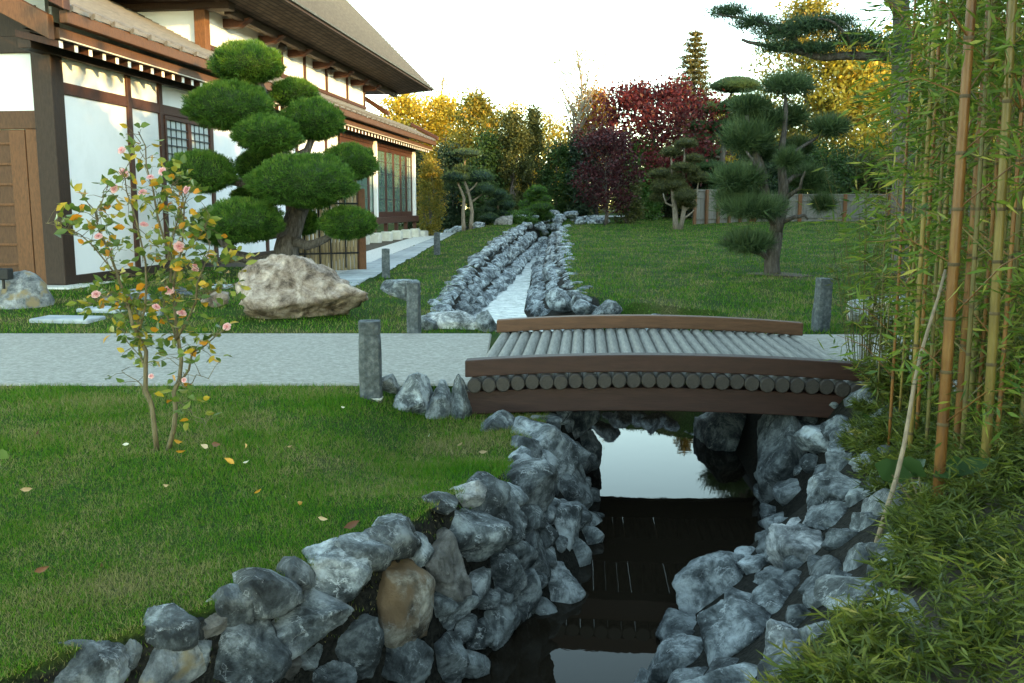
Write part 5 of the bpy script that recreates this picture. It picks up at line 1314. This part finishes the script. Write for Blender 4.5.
BB = [  # picture column at mid height, distance, radius, material, lean, note
 (953,4.1,.034,'culm_orange',(0,0),'thick orange bamboo stem in front, second thickest pair left of centre'),
 (1000,4.3,.031,'culm_orange',(-.012,0),'thick yellowish bamboo stem nearest the right edge of the photo'),
 (968,4.9,.030,'culm_orange',(.004,.0),'orange stem close behind the thick front stem'),
 (921,4.9,.020,'culm_orange',(-.004,0),'thin orange bamboo stem left of the thick front stem'),
 (899,5.3,.014,'culm_orange',(.0,0),'thinnest yellowish stem at the left fringe of the grove'),
 (981,5.5,.030,'culm_green',(-.01,.0),'brownish green bamboo stem between the two thick orange stems'),
 (1016,5.2,.028,'culm_green',(-.006,0),'dull green bamboo stem by the right edge'),
 (940,6.0,.026,'culm_green',(.006,0),'slim greenish stem behind the thin orange one'),
 (990,6.4,.030,'culm_orange',(.004,0),'shaded orange stem deeper in the grove'),
 (1008,7.0,.030,'culm_green',(-.004,0),'shaded green stem deep in the grove at the right'),
 (912,6.6,.018,'culm_green',(.008,0),'slim olive stem at the left of the grove, further back'),
 (962,7.4,.030,'culm_green',(-.004,0),'dark stem behind the orange pair'),
 (930,7.9,.026,'culm_green',(.004,0),'dim greenish stem far back on the left of the grove'),
 (1022,6.3,.03,'culm_orange',(0,0),'orange stem cut by the right edge'),
 (978,8.4,.03,'culm_green',(0,0),'dark stem at the very back of the grove'),
 (1035,4.8,.03,'culm_green',(-.004,0),'stem just outside the right edge leaning in'),
 (1050,6.0,.03,'culm_green',(-.006,0),'stem beyond the right edge further back'),
 (927,5.4,0.018,'culm_orange',(-0.0100,-0.0090),'slim orange stem between the thin left one and the thick front one'),
 (938,5.0,0.016,'culm_green',(-0.0075,0.0030),'slim olive stem just left of the thick front stem'),
 (958,5.9,0.022,'culm_green',(-0.0050,-0.0060),'brown-green stem seen right behind the thick front stem'),
 (975,4.6,0.02,'culm_green',(-0.0025,0.0060),'slim brownish stem between the two thickest stems, in front'),
 (988,5.1,0.018,'culm_orange',(0.0000,-0.0030),'slim orange stem just left of the right thick stem'),
 (1010,4.7,0.018,'culm_orange',(0.0025,0.0090),'slim orange stem just right of the right thick stem'),
 (908,5.8,0.013,'culm_orange',(0.0050,0.0000),'wispy orange stem near the left fringe of the grove'),
 (890,6.8,0.012,'culm_green',(0.0075,-0.0090),'wispy olive stem at the far left of the grove'),
 (947,6.8,0.02,'culm_orange',(0.0100,0.0030),'half hidden orange stem behind the left middle of the grove'),
 (1003,5.9,0.022,'culm_green',(-0.0100,-0.0060),'half hidden olive stem behind the right thick stem'),
 (985,7.2,0.02,'culm_orange',(-0.0075,0.0060),'dim orange stem in the depth of the grove, centre'),
 (918,8.4,0.02,'culm_green',(-0.0050,-0.0030),'dim stem far back beside the grey pine trunk'),
 (885,6.2,.010,'culm_green',(-.01,0),'young thin bamboo shoot at the left fringe over the path'),
]
for i,(px,Y,r,mt,ln,lab) in enumerate(BB):
    x = (px-512)/F*Y; front = i < 5
    bamboo(x, Y, 5.2+.35*(i%4) if r > .012 else 2.4, r*(.74 if i < 2 else .64), ('culm_yellow' if i in (1,3,7,10,13,19,23) else mt), 500+i, ln, leaves=(240 if px < 915 else 850) if px < 935 else 1000 if front else 1500, lo=.12 if front else .12, label=lab, spread=.36 if px < 935 else .42 if front else .6, leaf=.098)
# leaning dry cane
p0 = Vector(aty(886,512,3.95)); p1 = Vector(aty(943,270,4.6)); 
o = MB(); d = p1-p0; pts = [Vector((0,0,0))+d*(i/8)+Vector((.012*math.sin(i),0,0)) for i in range(-1,9)]
o.tube(pts, [.0125-.0006*i for i in range(10)], 8); o = o.build('leaning_cane', M['cane'], None, p0, smooth=True)
tag(o, 'thin grey-brown dry cane leaning against the bamboo above the right bank', 'cane')

# dwarf bamboo ground cover (uncountable)
rng = np.random.default_rng(31); P, A, tn = [], [], []
n = 0
while n < 560:
    y = rng.uniform(2.35,6.3); x = pl(RT,y)+(.06 if y < 4.6 else -.15)+2.7*rng.uniform(0,1)**1.35
    edge = float(np.clip((x-pl(RT,y)+.06)/.8, .12, 1)*np.clip((y-1.7)/1.5,.35,1))
    z = gz(x,y); hh = rng.uniform(.16,.50)*edge**.6; ct = rng.normal(.40,.17)
    for q in range(int(rng.integers(9,16))):
        az = rng.uniform(0,6.28); ln = rng.uniform(.04,.22)*(.5+.5*edge); h = hh*rng.uniform(.55,1.1)
        for k in range(int(rng.integers(10,16))):
            t = rng.uniform(.3,1.05); c = np.array([x+math.cos(az)*ln*t*t, y+math.sin(az)*ln*t*t, z+h*t])
            a2 = az+rng.normal(0,1.0); ax = np.array([math.cos(a2), math.sin(a2), rng.normal(.15,.55)]); ax /= np.linalg.norm(ax)
            P.append(c+ax*.03); A.append(ax); tn.append(ct+rng.normal(0,.14)-.25*(1-t)*0)
    n += 1
o = crown('dwarf_bamboo', P, .07, .0078, M['dwarf_leaf'], rng, None, np.clip(tn,0,1), axis=np.array(A), fold=.2)
tag(o, 'shaggy low bamboo grass covering the ground at the foot of the bamboo', 'ground cover', None, 'stuff')
def clump(label, px, py, Y, w_, h_, seed, n=420):
    rng = np.random.default_rng(seed); b = Vector(aty(px,py,Y)); b.z = gz(b.x,b.y); top = aty(px,py,Y)[2]-b.z
    T = thing('dwarf_bamboo_clump', b, label, 'plant', 'bamboo clumps by the bridge'); mb = MB(); P, A = [], []
    for i in range(34):
        e = Vector((rng.normal(0,w_*.45), rng.normal(0,w_*.35), max(.05, h_*rng.uniform(.35,1.05)))); mb.tube([(e.x*.2,e.y*.2,0),(e.x*.6,e.y*.6,e.z*.7),e], [.003,.0025,.0012], 4, caps=False)
        for _ in range(n//34):
            t = rng.uniform(.35,1.05); c = np.array(e)*t; ax = rng.normal(0,1,3)*np.array([1,1,.5])+np.array([0,0,.15]); ax /= np.linalg.norm(ax); P.append(c+ax*.045); A.append(ax)
    mb.build('stems', M['culm_green'], T); crown('foliage', P, .10, .0145, M['dwarf_leaf'], rng, T, None, axis=np.array(A), fold=.2)
clump('bushy bamboo clump covering the right end of the bridge rail', 893, 420, 6.3, .42, .62, 1, 1300)
clump('taller leafy bamboo clump on the right path beside the bridge end', 932, 410, 6.9, .45, .9, 2, 800)
clump('loose bamboo clump in front of the pale flat boulder', 892, 300, 7.6, .4, 1.3, 3, 340)
clump('bamboo clump deep in the grove behind the orange stems', 985, 380, 6.0, .6, 1.3, 4, 1500)
clump('bamboo clump at the right edge among the stems', 1020, 420, 5.0, .5, 1.1, 5, 1300)
clump('feathery bamboo clump rising over the lawn at the left fringe of the grove', 872, 220, 7.4, .45, 1.9, 6, 360)
# a few broad leaves near the foot of the stems
T = thing('broad_leaf_plant', hit(915,510)+Vector((0,-.1,0)), 'plant with a few dark broad leaves at the foot of the bamboo', 'plant')
P = []; A = []
for (x,y,az) in [(-.16,0,3.3),(-.06,.05,2.2),(.08,-.02,.3),(.2,.03,-.2),(0,.1,1.2),(.14,.05,.8)]:
    ax = np.array([math.cos(az),math.sin(az)*.6,.3]); ax /= np.linalg.norm(ax); P.append((x,y,.22)); A.append(ax)
V, Fc = cam_leaves(np.array(P), np.array(A), .2, .10, np.random.default_rng(3)); link('foliage', np_mesh('foliage', V, Fc, M['green'], tone=np.tile(np.full(len(P),.4),6), smooth=True), T)
mb = MB(); [mb.tube([(0,0,0),(p[0],p[1],.2)], [.006,.004], 5) for p in P]; mb.build('stems', M['bark_green'], T)

# ------------------------------------------------------------------ unseen evergreen belt, added to keep the low sun off the lawns
def sunblock_tree(x, y, h, w_, seed, label):
    shrub('sunblock_evergreen', label, x, y, h, w_, 'dark_green', seed, n=9000, leaf=.5, clumps=260, cat='tree', group='unseen evergreens added to shade the garden', d=w_)
k = 0
y = -7.0
while y < 44:
    x = 8.6+.62*max(y,0)+(.0 if y > 0 else -.1*y); h = 7.5+.11*max(0,y-8)
    sunblock_tree(x, y, h, 4.6, 700+k, 'unseen dark evergreen added right of the garden to block the low sun'); y += 2.6; k += 1
